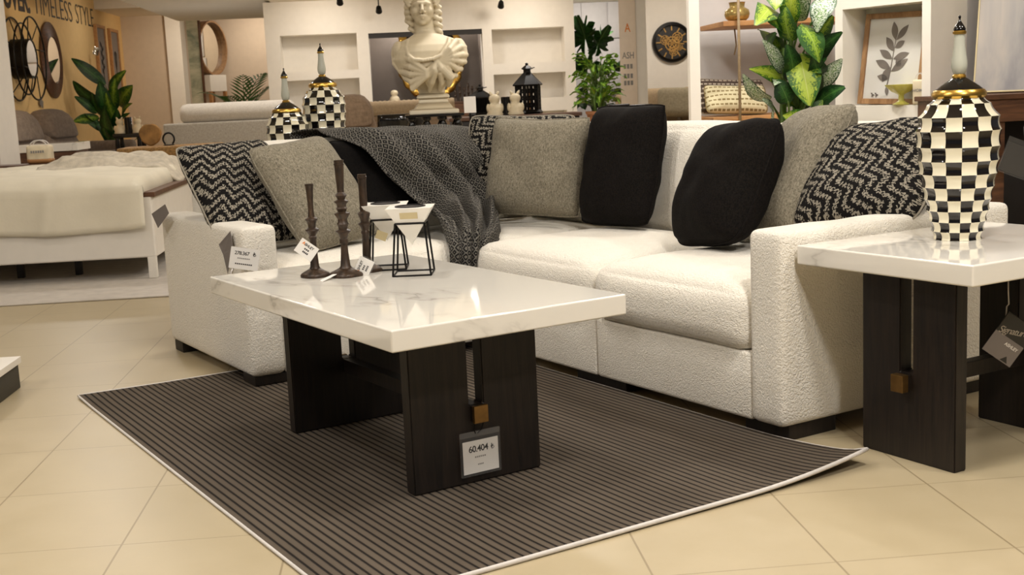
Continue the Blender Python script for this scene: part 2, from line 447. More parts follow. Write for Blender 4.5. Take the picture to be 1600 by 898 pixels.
def grid(bm, nu, nv, fn, uvfn=None, mi=0):
    vs = [[bm.verts.new(fn(i / nu, j / nv)) for j in range(nv + 1)] for i in range(nu + 1)]
    uvl = bm.loops.layers.uv.verify() if uvfn else None
    for i in range(nu):
        for j in range(nv):
            f = bm.faces.new([vs[i][j], vs[i + 1][j], vs[i + 1][j + 1], vs[i][j + 1]]); f.material_index = mi
            if uvfn:
                for lp, (a, b) in zip(f.loops, ((i, j), (i + 1, j), (i + 1, j + 1), (i, j + 1))): lp[uvl].uv = uvfn(a / nu, b / nv)
    return vs
def frame_M(o, x, y, z): return Matrix((( x.x, y.x, z.x, o.x), (x.y, y.y, z.y, o.y), (x.z, y.z, z.z, o.z), (0, 0, 0, 1)))
def text_bm(s, size, depth=.0006, bold=0, spacing=1.0, align='LEFT'):
    cu = bpy.data.curves.new('txt', 'FONT'); cu.body = s; cu.size = size; cu.extrude = depth; cu.offset = bold
    cu.align_x = align; cu.space_character = spacing; cu.resolution_u = 3
    o = bpy.data.objects.new('txt', cu); COL.objects.link(o)
    dg = bpy.context.evaluated_depsgraph_get(); me = bpy.data.meshes.new_from_object(o.evaluated_get(dg))
    bm = new_bm(); bm.from_mesh(me)
    bpy.data.objects.remove(o); bpy.data.curves.remove(cu); bpy.data.meshes.remove(me)
    return bm
def text(name, s, size, mat, parent, Mx, depth=.0006, bold=0, spacing=1.0, align='LEFT', sx=1):
    bm = text_bm(s, size, depth, bold, spacing, align)
    for v in bm.verts: v.co.x *= sx
    xf(bm, bm.verts[:], Mx)
    for f in bm.faces: f.material_index = 0
    return finish(name, bm, mat, parent, 0, recalc=False)
# text standing upright in a local XZ plane, seen from -y
STAND = Matrix(((1, 0, 0, 0), (0, 0, -1, 0), (0, 1, 0, 0), (0, 0, 0, 1)))
def T(x, y, z): return Matrix.Translation((x, y, z))
def RX(a): return Matrix.Rotation(a, 4, 'X')
def RY(a): return Matrix.Rotation(a, 4, 'Y')
def RZ(a): return Matrix.Rotation(a, 4, 'Z')
# ================================================================== RUG
def rug():
    x0, x1, y0, y1 = -.53, .945, -1.97, .33
    def lift(x, y):
        a = max(0, 1 - ((x1 - x) ** 2 + (y - y0) ** 2) ** .5 / .42)
        b = max(0, 1 - (y - y0) / .10) * (.35 + .65 * max(0, (x + .2) / 1.1))
        c = max(0, 1 - (y1 - y) / .2) * max(0, 1 - (x - x0) / .3)
        return .030 * a ** 2 + .010 * b ** 2 + .004 * c
    bm = new_bm()
    NX, NY, th = 40, 60, .007
    def warp(x, y):   # the loose corner pulls out a little
        return x, y
    def P(i, j, top):
        x = x0 + (x1 - x0) * i; y = y0 + (y1 - y0) * j
        return Vector((x, y, lift(x, y) + (th + .001 if top else .001)))
    grid(bm, NX, NY, lambda i, j: P(i, j, True)); grid(bm, NX, NY, lambda i, j: P(i, j, False))
    es = [[], []]
    bmesh.ops.holes_fill(bm, edges=[])
    bd = [e for e in bm.edges if e.is_boundary]
    bmesh.ops.bridge_loops(bm, edges=bd)
    o = finish('area_rug', bm, 'rug', None, 60)
    o.location = SO; o.rotation_euler = (0, 0, SROT)
    tag(o, 'dark grey-brown ribbed rug with white bound edge under the marble coffee table', 'rug')
    bm = new_bm()
    pts = [(x0, y0), (x1, y0), (x1, y1), (x0, y1)]
    def run(a, b, n):
        return [Vector((a[0] + (b[0] - a[0]) * k / n, a[1] + (b[1] - a[1]) * k / n, 0)) for k in range(n)]
    path = run(pts[0], pts[1], 40) + run(pts[1], pts[2], 50) + run(pts[2], pts[3], 40) + run(pts[3], pts[0], 50)
    for p in path: p.z = lift(p.x, p.y) + th / 2 + .001
    n = len(path); rr = [.0058 if (k < 41 or 90 <= k < 130) else .0042 for k in range(n)]
    tube(bm, path, rr, 8, closed=True)
    finish('edge_binding', bm, 'binding', o, 180)
rug()

# ================================================================== SECTIONAL SOFA
def sofa():
    r = thing('sectional_sofa', 'ivory boucle L-shaped sectional sofa with low arms standing behind the marble coffee table', 'sofa', SO, SROT)
    def sag(amt):
        return amt
    def crown(front, z1=.03, side=.012):
        def fn(q, p):
            if q.z > -.2:
                k = (1 - q.x ** 4) * (1 - q.y ** 4)
                p.z += z1 * k * (q.z * .5 + .5)
            p.z += .004 * noise.noise(Vector((p.x * 5 + front, p.y * 5, q.z)))
            m = (1 - q.z ** 2) * side
            p.x += m * (1 - q.y ** 4) * (1 if q.x > .9 else -1 if q.x < -.9 else 0)
            p.y += m * (1 - q.x ** 4) * (1 if q.y > .9 else -1 if q.y < -.9 else 0)
            return p
        return fn
    def sb(name, x0, x1, y0, y1, z0, z1, rad_, n, fn=None):
        bm = new_bm()
        softbox(bm, ((x0 + x1) / 2, (y0 + y1) / 2, (z0 + z1) / 2), (x1 - x0, y1 - y0, z1 - z0), rad_, n, fn)
        return finish(name, bm, 'boucle', r, 180)
    # frame and bases
    sb('base', .128, .922, 0.004, .80, .042, .24, .012, (8, 8, 4))
    sb('base', .922, 1.76, 0.004, .80, .042, .24, .012, (8, 8, 4))
    sb('base', .924, 1.76, -.802, -.001, .042, .24, .012, (8, 8, 4))
    sb('base', .924, 1.76, -1.562, -.806, .042, .24, .012, (8, 8, 4))
    sb('back_frame', .132, .925, .865, .979, .042, .665, .03, (14, 6, 10))
    sb('back_frame', .925, 1.90, .865, .979, .042, .665, .03, (14, 6, 10))
    sb('back_frame', 1.79, 1.90, -.80, .865, .042, .655, .03, (6, 14, 10))
    sb('back_frame', 1.79, 1.90, -1.557, -.803, .042, .645, .03, (6, 14, 10))
    def armf(q, p):
        p.z += .006 * noise.noise(p * 6) * (q.z > 0)
        p.z += -.012 * (q.y if False else 0)
        return p
    sb('arm', 0, .131, -.002, .978, .042, .578, .024, (10, 28, 16), armf)
    sb('arm', .918, 1.90, -1.690, -1.558, .042, .596, .024, (28, 10, 16), armf)
    # seat cushions
    N = (20, 20, 8)
    sb('seat_cushion', .133, .922, -.012, .72, .236, .424, .05, N, crown(1))
    sb('seat_cushion', .924, 1.66, .0, .72, .236, .426, .05, N, crown(2, .02, .004))
    sb('seat_cushion', .905, 1.66, -.800, -.002, .236, .424, .055, N, crown(3, .034))
    sb('seat_cushion', .905, 1.66, -1.556, -.806, .236, .420, .055, N, crown(4, .038))
    # back cushions: lean back and taper towards the top
    def backf(axis, sgn, seed):
        def fn(q, p):
            w = .5 + .5 * q.z
            if axis == 'y':
                p.y += sgn * .055 * w; p.y -= sgn * .035 * (1 - q.x ** 4) * (1 - q.z ** 2) * (1 if q.y * sgn < 0 else .3)
            else:
                p.x += sgn * .055 * w; p.x -= sgn * .035 * (1 - q.y ** 4) * (1 - q.z ** 2) * (1 if q.x * sgn < 0 else .3)
            p.z += .007 * (1 - q.x ** 4) * (1 - q.y ** 4) * w + .004 * noise.noise(Vector((p.x * 4, p.y * 4, seed)))
            return p
        return fn
    sb('back_cushion', .134, .925, .675, .875, .41, .842, .07, (20, 8, 14), backf('y', 1, 1))
    sb('back_cushion', .93, 1.66, .675, .875, .41, .838, .07, (20, 8, 14), backf('y', 1, 2))
    sb('back_cushion', 1.60, 1.80, -.79, .70, .41, .852, .07, (8, 24, 14), backf('x', 1, 3))
    sb('back_cushion', 1.60, 1.80, -1.555, -.80, .41, .848, .07, (8, 20, 14), backf('x', 1, 4))
    def foot(x0, x1, y0, y1, z0=0.0):
        bm = new_bm(); box(bm, x0, x1, y0, y1, z0, .044, .003); finish('foot', bm, 'black_wood', r, 30)
    foot(.012, .30, .010, .135, .0095); foot(.012, .12, .86, .965); foot(.80, 1.05, .84, .96)
    foot(.955, 1.12, -.925, -.64); foot(.955, 1.14, -1.678, -1.50); foot(1.72, 1.88, -1.66, -1.5); foot(1.72, 1.88, .80, .95)
    return r
sofa()

# ================================================================== CUSHIONS
def pillow(label, spec, mat, size=(.46, .46), thick=.15, cat='cushion', group=None, name='throw_pillow', bulge=1.0, seam=True, seed=0, ears=.0, edge=.05, shift=(0, 0, 0), uvrot=0):
    TL, TR, BR, BL = spec
    c = (TL + TR + BR + BL) / 4 + Vector(shift)
    ex = ((TR - TL) + (BR - BL)).normalized()
    ey = (TL - BL) + (TR - BR); ey = (ey - ex * ey.dot(ex)).normalized(); ez = ex.cross(ey)
    w, h = size; N = 26
    rnd = random.Random(seed)
    ph = rnd.random() * 50
    def shape(u, v, side):
        k = max(0, 1 - u ** 4) ** .6 * max(0, 1 - v ** 4) ** .6 * (1 - .12 * (u * u + v * v))
        x = w / 2 * u * (1 - edge * (1 - v * v) * abs(u)); y = h / 2 * v * (1 - edge * (1 - u * u) * abs(v))
        cr = (abs(u) * abs(v)) ** 3
        q4 = (u * v) ** 4
        x *= 1 - (.11 - ears) * q4; y *= 1 - (.11 - ears) * q4
        z = side * thick / 2 * k * bulge
        wr = noise.noise(Vector((u * 2.1 + ph, v * 2.1, side))) * .012 * min(1, k * 2)
        e = max(abs(u), abs(v))
        ang = math.atan2(v, u)
        wr += .006 * math.sin(ang * 14 + ph) * max(0, e - .55) * (1 - e) * 5
        y -= .012 * (1 - u * u) * (v > 0) * v
        return Vector((x, y, z + wr))
    bm = new_bm()
    for side in (1, -1):
        grid(bm, N, N, lambda a, b: shape(a * 2 - 1, b * 2 - 1, side), lambda a, b: ((a - .5) * w * math.cos(uvrot) - (b - .5) * h * math.sin(uvrot), (a - .5) * w * math.sin(uvrot) + (b - .5) * h * math.cos(uvrot)))
    bmesh.ops.remove_doubles(bm, verts=bm.verts, dist=.0008)
    o = finish(name, bm, mat, None, 180, frame_M(c, ex, ey, ez))
    tag(o, label, cat, group)
    if seam:
        bm = new_bm(); pts = []
        for k in range(4 * N):
            e, q = divmod(k, N); t_ = q / N * 2 - 1
            u, v = [(t_, -1), (1, t_), (-t_, 1), (-1, -t_)][e]
            pts.append(shape(u, v, 1))
        tube(bm, pts, .0035, 6, closed=True); finish('seam_piping', bm, mat, o, 180)
    return o
# left section, against its back
pillow('black and grey herringbone woven cushion leaning behind the left sofa arm',
       (at_s(288, 246, .54), at_s(424, 199, .66), at_s(466, 390, .34), at_s(344, 372, .28)), 'herring', (.44, .50), .17, seed=1, uvrot=.45)
pillow('grey chenille cushion with stitched border beside the herringbone cushion at the sofa\'s left end',
       (at_s(402, 238, .34), at_s(492, 203, .50), at_s(604, 370, .20), at_s(464, 388, .13)), 'grey_weave', (.40, .50), .18, seed=2)
pillow('plain black cushion partly covered by the patterned throw blanket',
       (at_s(512, 230, .52), at_s(615, 224, .58), at_s(672, 345, .42), at_s(560, 345, .36)), 'black_velvet', (.40, .42), .13, seed=3)
# corner
pillow('black and grey herringbone woven cushion in the sofa corner behind a grey cushion',
       (at_s(727, 186, .62), at_t(902, 182, 1.72), at_t(905, 320, 1.62), at_s(740, 318, .54)), 'herring', (.50, .45), .14, seed=4, uvrot=.9)
pillow('flat grey chenille cushion facing forward in the sofa corner',
       (at_s(758, 177, .46), at_t(930, 187, 1.52), at_t(925, 336, 1.44), at_s(748, 337, .40)), 'grey_weave', (.475, .43), .17, seed=5, ears=.05)
pillow('charcoal black cushion overlapping the grey corner cushion on the right',
       (at_t(938, 174, 1.50), at_t(1038, 165, 1.58), at_t(1020, 350, 1.46), at_t(900, 338, 1.38)), 'black_weave', (.355, .485), .21, seed=6, ears=.05, edge=.0)
# right section
pillow('charcoal black cushion leaning on a grey cushion near the right sofa arm',
       (at_y(1112, 210, 4.42), at_y(1218, 180, 4.04), at_y(1162, 378, 3.86), at_y(1060, 376, 4.26)), 'black_weave', (.425, .45), .24, seed=7, ears=.01, edge=-.02)
pillow('grey chenille cushion standing between a black and a herringbone cushion by the right arm',
       (at_y(1244, 176, 4.44), at_y(1328, 164, 4.05), at_y(1252, 366, 3.86), at_y(1174, 362, 4.24)), 'grey_weave', (.41, .49), .21, seed=8, ears=.02, edge=-.01)
pillow('black and grey herringbone woven cushion resting on the right sofa arm',
       (at_y(1318, 205, 4.12), at_y(1440, 182, 3.86), at_y(1425, 350, 3.62), at_y(1272, 352, 3.82)), 'herring', (.47, .43), .19, seed=9, uvrot=1.2)

# ================================================================== THROW BLANKET
def throw():
    rows = [  # (left point, right point, fold depth)
        (SW(.62, 1.00, .70), SW(1.36, 1.00, .70), .006),
        (SW(.60, 1.0, .845), SW(1.36, 1.0, .845), .006),
        (at_s(492, 208, .88), at_s(731, 204, .88), .004),
        (at_s(505, 212, .66), at_s(737, 209, .67), .012),
        (at_s(568, 228, .40), at_s(741, 250, .55), .040),
        (at_s(610, 275, .34), at_s(757, 292, .52), .052),
        (at_s(642, 314, .30), at_s(778, 330, .42), .056),
        (at_s(668, 340, .27), at_s(783, 356, .18), .050),
        (at_s(690, 362, .14), at_s(779, 374, .02), .036),
        (at_s(700, 384, -.035), at_s(760, 388, -.035), .016),
        (at_s(702, 414, -.04), at_s(757, 417, -.04), .014)]
    NI, NJ = 90, 80; n = len(rows) - 1
    L = [r[0] for r in rows]; R_ = [r[1] for r in rows]; D = [r[2] for r in rows]
    def cat(P, t):
        k = min(n - 1, int(t)); f = t - k
        p0 = P[max(0, k - 1)]; p1 = P[k]; p2 = P[k + 1]; p3 = P[min(n, k + 2)]
        return p1 * (1 - f) ** 2 * (1 + 2 * f) + p2 * f * f * (3 - 2 * f) + (p2 - p0) * .5 * f * (1 - f) ** 2 * .8 - (p3 - p1) * .5 * f * f * (1 - f) * .8
    def pos(i, j):
        t = j * n; a = cat(L, t); b = cat(R_, t); d = cat(D, t) if False else D[min(n, int(t))] * (1 - (t - int(t))) + D[min(n, int(t) + 1)] * (t - int(t))
        p = a.lerp(b, i)
        across = (b - a).normalized()
        dn = (cat(L, min(n, t + .1)).lerp(cat(R_, min(n, t + .1)), i) - cat(L, max(0, t - .1)).lerp(cat(R_, max(0, t - .1)), i)).normalized()
        nn = across.cross(dn).normalized()
        if nn.dot(Vector((-.2, -1, .6))) < 0: nn = -nn
        w_ = 2 * PI * (3.7 * i - 1.1 * j) + 1.3 * math.sin(j * 5 + i * 2)
        fold = math.sin(w_) * .75 + .25 * math.sin(2 * w_ + 1) + .22 * math.sin(i * 41 + j * 9) + .45 * noise.noise(Vector((i * 4, j * 6, 3)))
        fold = max(fold, -.6)
        bulge = math.sin(i * PI) * (.05 if 3.4 < t < 9 else .012)
        return p + nn * (d * fold + bulge * min(1, max(0, (t - 2.5) / 2)) + .016)
    # uv by arc length so that the weave is not stretched by the gathering
    bm = new_bm()
    PT = [[pos(i / NI, j / NJ) for j in range(NJ + 1)] for i in range(NI + 1)]
    UU = [[0.0] * (NJ + 1) for _ in range(NI + 1)]; VV = [0.0] * (NJ + 1)
    for j in range(NJ + 1):
        s = 0.0
        for i in range(1, NI + 1):
            s += (PT[i][j] - PT[i - 1][j]).length; UU[i][j] = s
        for i in range(NI + 1): UU[i][j] -= s / 2
    for j in range(1, NJ + 1): VV[j] = VV[j - 1] + sum((PT[i][j] - PT[i][j - 1]).length for i in range(0, NI + 1, 6)) / (NI // 6 + 1)
    ix = lambda a, n_: int(round(a * n_))
    grid(bm, NI, NJ, lambda i, j: PT[ix(i, NI)][ix(j, NJ)], lambda i, j: (UU[ix(i, NI)][ix(j, NJ)], VV[ix(j, NJ)]))
    o = finish('throw_blanket', bm, 'throw', None, 180)
    md = o.modifiers.new('thick', 'SOLIDIFY'); md.thickness = .006; md.offset = 0
    tag(o, 'grey and black diamond-weave throw draped over the left sofa back and seat', 'blanket')
throw()

# ================================================================== TABLES
def slotted(bm, x0, x1, z0, z1, sx0, sx1, sz, y0, y1, bev=.003):
    """upright board with a slot cut down from its top edge; board lies in local XZ"""
    poly = [(x0, z0), (x1, z0), (x1, z1), (sx1, z1), (sx1, sz), (sx0, sz), (sx0, z1), (x0, z1)]
    vs = prism(bm, poly, 0, y1 - y0, Matrix(((1, 0, 0, 0), (0, 0, -1, y1), (0, 1, 0, 0), (0, 0, 0, 1))))
    es = set(e for v in vs for e in v.link_edges)
    bmesh.ops.bevel(bm, geom=list(es), offset=bev, segments=2, affect='EDGES')
CT = (Vector((-.278, 2.735, 0)), rad(32.115))
def coffee_table():
    r = thing('coffee_table', 'low rectangular coffee table with thick white marble top on two dark oak slab legs', 'coffee table', CT[0], CT[1])
    bm = new_bm(); box(bm, 0, .67, 0, 1.231, .431, .484, .005, 3); finish('tabletop', bm, 'marble', r, 30)
    for y in (.21, .978):
        bm = new_bm(); slotted(bm, .144, .526, .0095, .431, .314, .356, .215, y, y + .043); finish('leg', bm, 'black_wood', r, 30)
    bm = new_bm(); box(bm, .316, .354, .196, 1.035, .172, .214, .002); finish('stretcher', bm, 'black_wood', r, 30)
    for y0, y1 in ((.185, .197), (1.034, 1.046)):
        bm = new_bm(); box(bm, .314, .356, y0, y1, .170, .216, .002); finish('brass_end_cap', bm, 'brass', r, 30)
    bm = new_bm(); box(bm, .10, .57, .16, 1.07, .424, .4305, .002); finish('support_plate', bm, 'black_wood', r, 30)
coffee_table()
ST = (Vector((1.072, 2.83, 0)), rad(30.36))
def side_table():
    r = thing('side_table', 'end table with thick white marble top and dark slab legs beside the right sofa arm', 'side table', ST[0], ST[1])
    bm = new_bm(); box(bm, 0, .73, 0, .58, .504, .557, .005, 3); finish('tabletop', bm, 'marble', r, 30)
    Rm = Matrix(((0, 1, 0, 0), (1, 0, 0, 0), (0, 0, 1, 0), (0, 0, 0, 1)))
    for x in (.107, .579):
        bm = new_bm(); slotted(bm, .135, .444, 0, .490, .272, .312, .235, x, x + .044)
        xf(bm, bm.verts[:], Rm); finish('leg', bm, 'black_wood', r, 30)
    bm = new_bm(); box(bm, .085, .645, .06, .515, .489, .5045, .002); finish('support_plate', bm, 'black_wood', r, 30)
    bm = new_bm(); box(bm, .092, .638, .274, .310, .19, .232, .002); finish('stretcher', bm, 'black_wood', r, 30)
    for x0, x1 in ((.070, .093), (.637, .660)):
        bm = new_bm(); box(bm, x0, x1, .272, .312, .188, .234, .002); finish('brass_end_cap', bm, 'brass', r, 30)
side_table()

# ================================================================== CHECKERED JARS
def jar(name, label, rows, loc, k=1.0, rz=0, lidz=None):
    """rows: list of (z, r) row boundaries from the foot up"""
    r_ = thing(name, label, 'jar', loc, rz, 'checkered lidded jars')
    bm = new_bm(); SEG = 16; SUB = 5; prof = []
    for (z0, r0), (z1, r1) in zip(rows, rows[1:]):
        for q in range(SUB):
            f = q / SUB; bow = 4 * f * (1 - f)
            prof.append((z0 + (z1 - z0) * f, r0 + (r1 - r0) * f - .0045 * k * bow))
    prof.append(rows[-1])
    M2 = SEG * 4
    rings = []
    for (z, r) in [(p[0] * k, p[1] * k) for p in prof]:
        ring = []
        for a in range(M2):
            f = (a % 4) / 4; bow = 4 * f * (1 - f)
            rr = r * (1 - .018 * bow)
            an = 2 * PI * a / M2
            ring.append(bm.verts.new((rr * math.cos(an), rr * math.sin(an), z)))
        rings.append(ring)
    for i, (A, B) in enumerate(zip(rings, rings[1:])):
        row = i // SUB
        for a in range(M2):
            f = bm.faces.new([A[a], A[(a + 1) % M2], B[(a + 1) % M2], B[a]]); f.material_index = (row + a // 4) % 2
    bm.faces.new(rings[0][::-1]); bm.faces.new(rings[-1])
    finish('body', bm, ['tile_black', 'tile_ivory'], r_, 28)
    zt = rows[-1][0]
    def lt(nm, prof, mat, par, seg=40):
        b = new_bm(); lathe(b, [(r * k, (z + zt) * k) for r, z in prof], seg); return finish(nm, b, mat, par, 40)
    lid = lt('lid', [(.055, -.002), (.066, .002), (.067, .012), (.062, .020), (.050, .030), (.036, .040), (.024, .048), (.014, .054)], 'black_gloss', r_)
    lt('gold_rim', [(.050, -.004), (.064, -.003), (.070, .004), (.070, .012), (.064, .020), (.058, .021)], 'gold', lid)
    lt('gold_collar', [(.012, .050), (.017, .051), (.018, .056), (.014, .061)], 'gold', lid)
    lt('finial', [(.012, .060), (.017, .066), (.0205, .080), (.0205, .092), (.017, .115), (.014, .140), (.013, .165)], 'finial', lid)
    lt('gold_ring', [(.013, .164), (.017, .166), (.0175, .171), (.014, .175)], 'gold', lid)
    lt('finial_tip', [(.015, .174), (.0155, .179), (.012, .186), (.006, .195), (.0028, .201), (.0022, .205), (.0035, .208), (.003, .212), (0, .2145)], 'black_gloss', lid)
    return r_
u_ = 1 / 2.494 / 572
ys = [867, 835, 797, 755, 712, 665, 615, 565, 512, 452, 400, 352, 328]
rs = [89, 98, 106, 116, 125, 134, 144, 150, 154, 156, 150, 116, 92]
tall_rows = [((867 - y) * u_, r * u_) for y, r in zip(ys, rs)]
jar('checkered_jar', 'black and ivory checkered ceramic jar with glass finial standing on the marble end table', tall_rows, (1.212, 3.315, .5575), 1.0, .13)

# ================================================================== CANDLESTICKS
def candlestick(label, loc, prof, rz=0, seg=14):
    r = thing('candlestick', label, 'candlestick', loc, rz, 'carved brown candlesticks on the coffee table')
    bm = new_bm(); lathe(bm, prof[:5], 28, scal=lambda a: 1 + .05 * math.cos(4 * a)); finish('foot_plate', bm, 'candle_wood', r, 50)
    bm = new_bm(); lathe(bm, prof[4:-4], seg); finish('stem', bm, 'candle_wood', r, 35)
    bm = new_bm(); lathe(bm, prof[-5:], seg); finish('candle_cup', bm, 'candle_wood', r, 35)
    return r
uz = .345 / 762
tallp = [(103, 850), (106, 838), (98, 826), (60, 806), (40, 795), (31, 780), (24, 700), (21, 640), (27, 632), (27, 606), (22, 600), (30, 575), (48, 553), (48, 548), (28, 538), (30, 520), (38, 505), (30, 490), (29, 472), (49, 440), (49, 434), (26, 424), (30, 412), (37, 404), (28, 392), (30, 376), (44, 360), (44, 354), (24, 343), (28, 330), (38, 318), (26, 304), (21, 296), (22, 270), (27, 180), (29, 122), (32, 121), (32, 110), (29, 108), (31, 88), (22, 88), (20, 100), (0, 101)]
smallp = [(88, 850), (90, 838), (80, 824), (46, 804), (34, 795), (28, 780), (22, 680), (20, 610), (24, 600), (26, 590), (20, 582), (30, 565), (44, 548), (42, 540), (24, 528), (26, 505), (32, 488), (40, 480), (38, 472), (22, 460), (18, 430), (17, 380), (22, 300), (26, 262), (28, 258), (28, 248), (22, 248), (20, 256), (0, 257)]
midp = [(88, 850), (90, 838), (80, 824), (46, 804), (34, 795), (28, 780), (24, 690), (22, 610), (27, 600), (27, 590), (22, 582), (30, 560), (42, 542), (42, 536), (26, 526), (28, 508), (40, 478), (42, 470), (24, 458), (27, 440), (24, 425), (26, 400), (25, 330), (27, 250), (30, 248), (30, 236), (27, 234), (28, 222), (20, 222), (18, 230), (0, 231)]
def cp(p, k=1.0): return [(r * uz * 1.06, (850 - y) * uz * k) for r, y in p]
ZC = .4842
c1 = at_z(493, 432, ZC); c2 = at_z(541, 431, ZC); c3 = at_z(573, 426, ZC)
candlestick('tallest of three carved brown wooden candlesticks on the marble coffee table', (c2.x, c2.y, ZC), cp(tallp))
candlestick('short carved brown candlestick, leftmost of three, with a white price tag', (c1.x, c1.y, ZC), cp(smallp, 1.02))
candlestick('short carved brown candlestick standing behind the tallest one, next to the white planters', (c3.x, c3.y + .03, ZC), cp(midp, 1.04))

# ================================================================== PLANTERS ON WIRE STANDS
def planter(label, loc, rz):
    r = thing('geometric_planter', label, 'planter', loc, rz, 'white faceted planters on wire stands')
    rt, rr, zt, zr, zb = .0675, .0405, .200, .154, .086
    bm = new_bm()
    top = [bm.verts.new((x * rt, y * rt, zt)) for x, y in ((-1, -1), (1, -1), (1, 1), (-1, 1))]
    mid = [bm.verts.new((x * rr, y * rr, zr)) for x, y in ((-1, -1), (1, -1), (1, 1), (-1, 1))]
    tip = bm.verts.new((0, 0, zb))
    for k in range(4):
        bm.faces.new([mid[k], mid[(k + 1) % 4], top[(k + 1) % 4], top[k]]); bm.faces.new([tip, mid[(k + 1) % 4], mid[k]])
    # top with a round mouth
    N = 24; hole = [bm.verts.new((.042 * math.cos(2 * PI * k / N - .75 * PI), .042 * math.sin(2 * PI * k / N - .75 * PI), zt)) for k in range(N)]
    for q in range(4):
        seg = [hole[(q * 6 + k) % N] for k in range(7)]
        bm.faces.new([top[q], top[(q + 1) % 4]] + seg[::-1])
    pot = finish('pot', bm, 'white_ceramic', r, 20)
    bm = new_bm(); lathe(bm, [(.0455, zt), (.0455, zt + .003), (.041, zt + .003), (.039, zt - .012), (0, zt - .014)], 28); finish('dark_liner', bm, 'dark_inside', pot, 40)
    bm = new_bm(); w = .0042; b = .056; q = .043
    C4 = ((-1, -1), (1, -1), (1, 1), (-1, 1))
    for k in range(4):
        x, y = C4[k]; x2, y2 = C4[(k + 1) % 4]
        bar(bm, (x * b, y * b, w / 2), (x2 * b, y2 * b, w / 2), w); bar(bm, (x * q, y * q, zr), (x2 * q, y2 * q, zr), w)
        bar(bm, (x * b, y * b, w / 2), (x * q, y * q, zr), w)
    finish('wire_stand', bm, 'black_metal', r, 30)
    return r, pot
pa = at_z(640.5, 432, ZC)
ry = math.atan2(.0031, .1125) - .06
r1, pot1 = planter('white faceted planter with a front sticker in a wire stand, nearer of two', (pa.x + .008, pa.y + .057, ZC), ry)
pb = at_z(632, 422, ZC)
r2, pot2 = planter('white faceted planter in a black wire stand, standing behind the candlesticks', (pb.x - .052, pb.y + .062, ZC), ry + .05)
def sticker(pot, w, h, x, z, mat):
    # lies on the sloping front of the upper half
    n = Vector((0, -(.2 - .154), .0675 - .0405)).normalized()
    bm = new_bm(); box(bm, -w / 2, w / 2, -h / 2, h / 2, 0, .0004)
    a = math.atan2(.2 - .154, .0675 - .0405)
    yy = -.0405 - (z - .154) / (.2 - .154) * (.0675 - .0405) - .0006
    s = finish('sticker', bm, mat, pot, 0)
    s.matrix_local = T(x, yy, z) @ RX(PI - a + 0) @ RX(0)
    return s
st1 = sticker(pot1, .052, .022, .0, .178, 'cream_card')

# ================================================================== TAGS AND PRICE CARDS
def card(name, label, cat, centre, ex, ey, w, h, mat, th=.0012, group=None):
    ex = ex.normalized(); ey = (ey - ex * ey.dot(ex)).normalized(); ez = ex.cross(ey)
    bm = new_bm(); box(bm, -w / 2, w / 2, -h / 2, h / 2, -th / 2, th / 2, min(w, h) * .02, 1)
    o = finish(name, bm, mat, None, 30, frame_M(centre, ex, ey, ez)); tag(o, label, cat, group); return o
def dashes(name, mat, parent, x0, x1, y, h, z, n=5):
    """a line of print too small to read: a row of short marks"""
    bm = new_bm(); st = (x1 - x0) / n
    for k in range(n): box(bm, x0 + k * st, x0 + (k + .72) * st, y, y + h, z - .0001, z + .0002)
    return finish(name, bm, mat, parent, 0)
XH = Vector((1, 0, 0)); ZH = Vector((0, 0, 1))
# price sleeve on the coffee table leg
bx = Vector((math.cos(CT[1]), math.sin(CT[1]), 0)); by = Vector((-math.sin(CT[1]), math.cos(CT[1]), 0))
pp = CT[0] + by * (.21 - .012)
pc = on_plane(751, 706, pp, by)
o = card('price_tag', 'price card 60.404 in a clear plastic sleeve hanging on the coffee table leg', 'price tag', pc, bx, ZH, .122, .118, 'plastic', .003)
bm = new_bm(); box(bm, -.053, .053, -.052, .034, .0003, .0009); cd = finish('paper_card', bm, 'paper', o, 0)
text('price_print', '60.404', .024, 'ink', cd, T(-.036, .004, .001), .0002, .0004, .9)
bm = new_bm()   # lira sign: stem with two strokes and a hook
for a, b in (((0, 0), (0, .0145)), ((-.003, .0072), (.005, .0102)), ((-.003, .0042), (.005, .0072))): bar(bm, (a[0], a[1], .001), (b[0], b[1], .001), .0015)
tube(bm, [(0, 0, .001), (.004, .0004, .001), (.0065, .003, .001), (.007, .006, .001)], .0008, 4)
xf(bm, bm.verts[:], T(.0335, .004, 0)); finish('currency_print', bm, 'ink', cd, 0)
dashes('small_print', 'faint_ink', cd, -.018, .016, -.012, .004, .001, 6); dashes('small_print', 'faint_ink', cd, -.010, .008, -.032, .0035, .001, 4)
bm = new_bm(); tube(bm, [(-.012, .052, 0), (-.018, .064, .002), (-.014, .078, .002), (.0, .086, .002), (.012, .078, .002), (.006, .06, 0), (-.006, .052, 0)], .0016, 6)
finish('loop', bm, 'black_metal', o, 180)
bm = new_bm(); box(bm, -.06, .06, .044, .058, -.0018, .0018, .001); finish('sleeve_header', bm, 'plastic', o, 30)

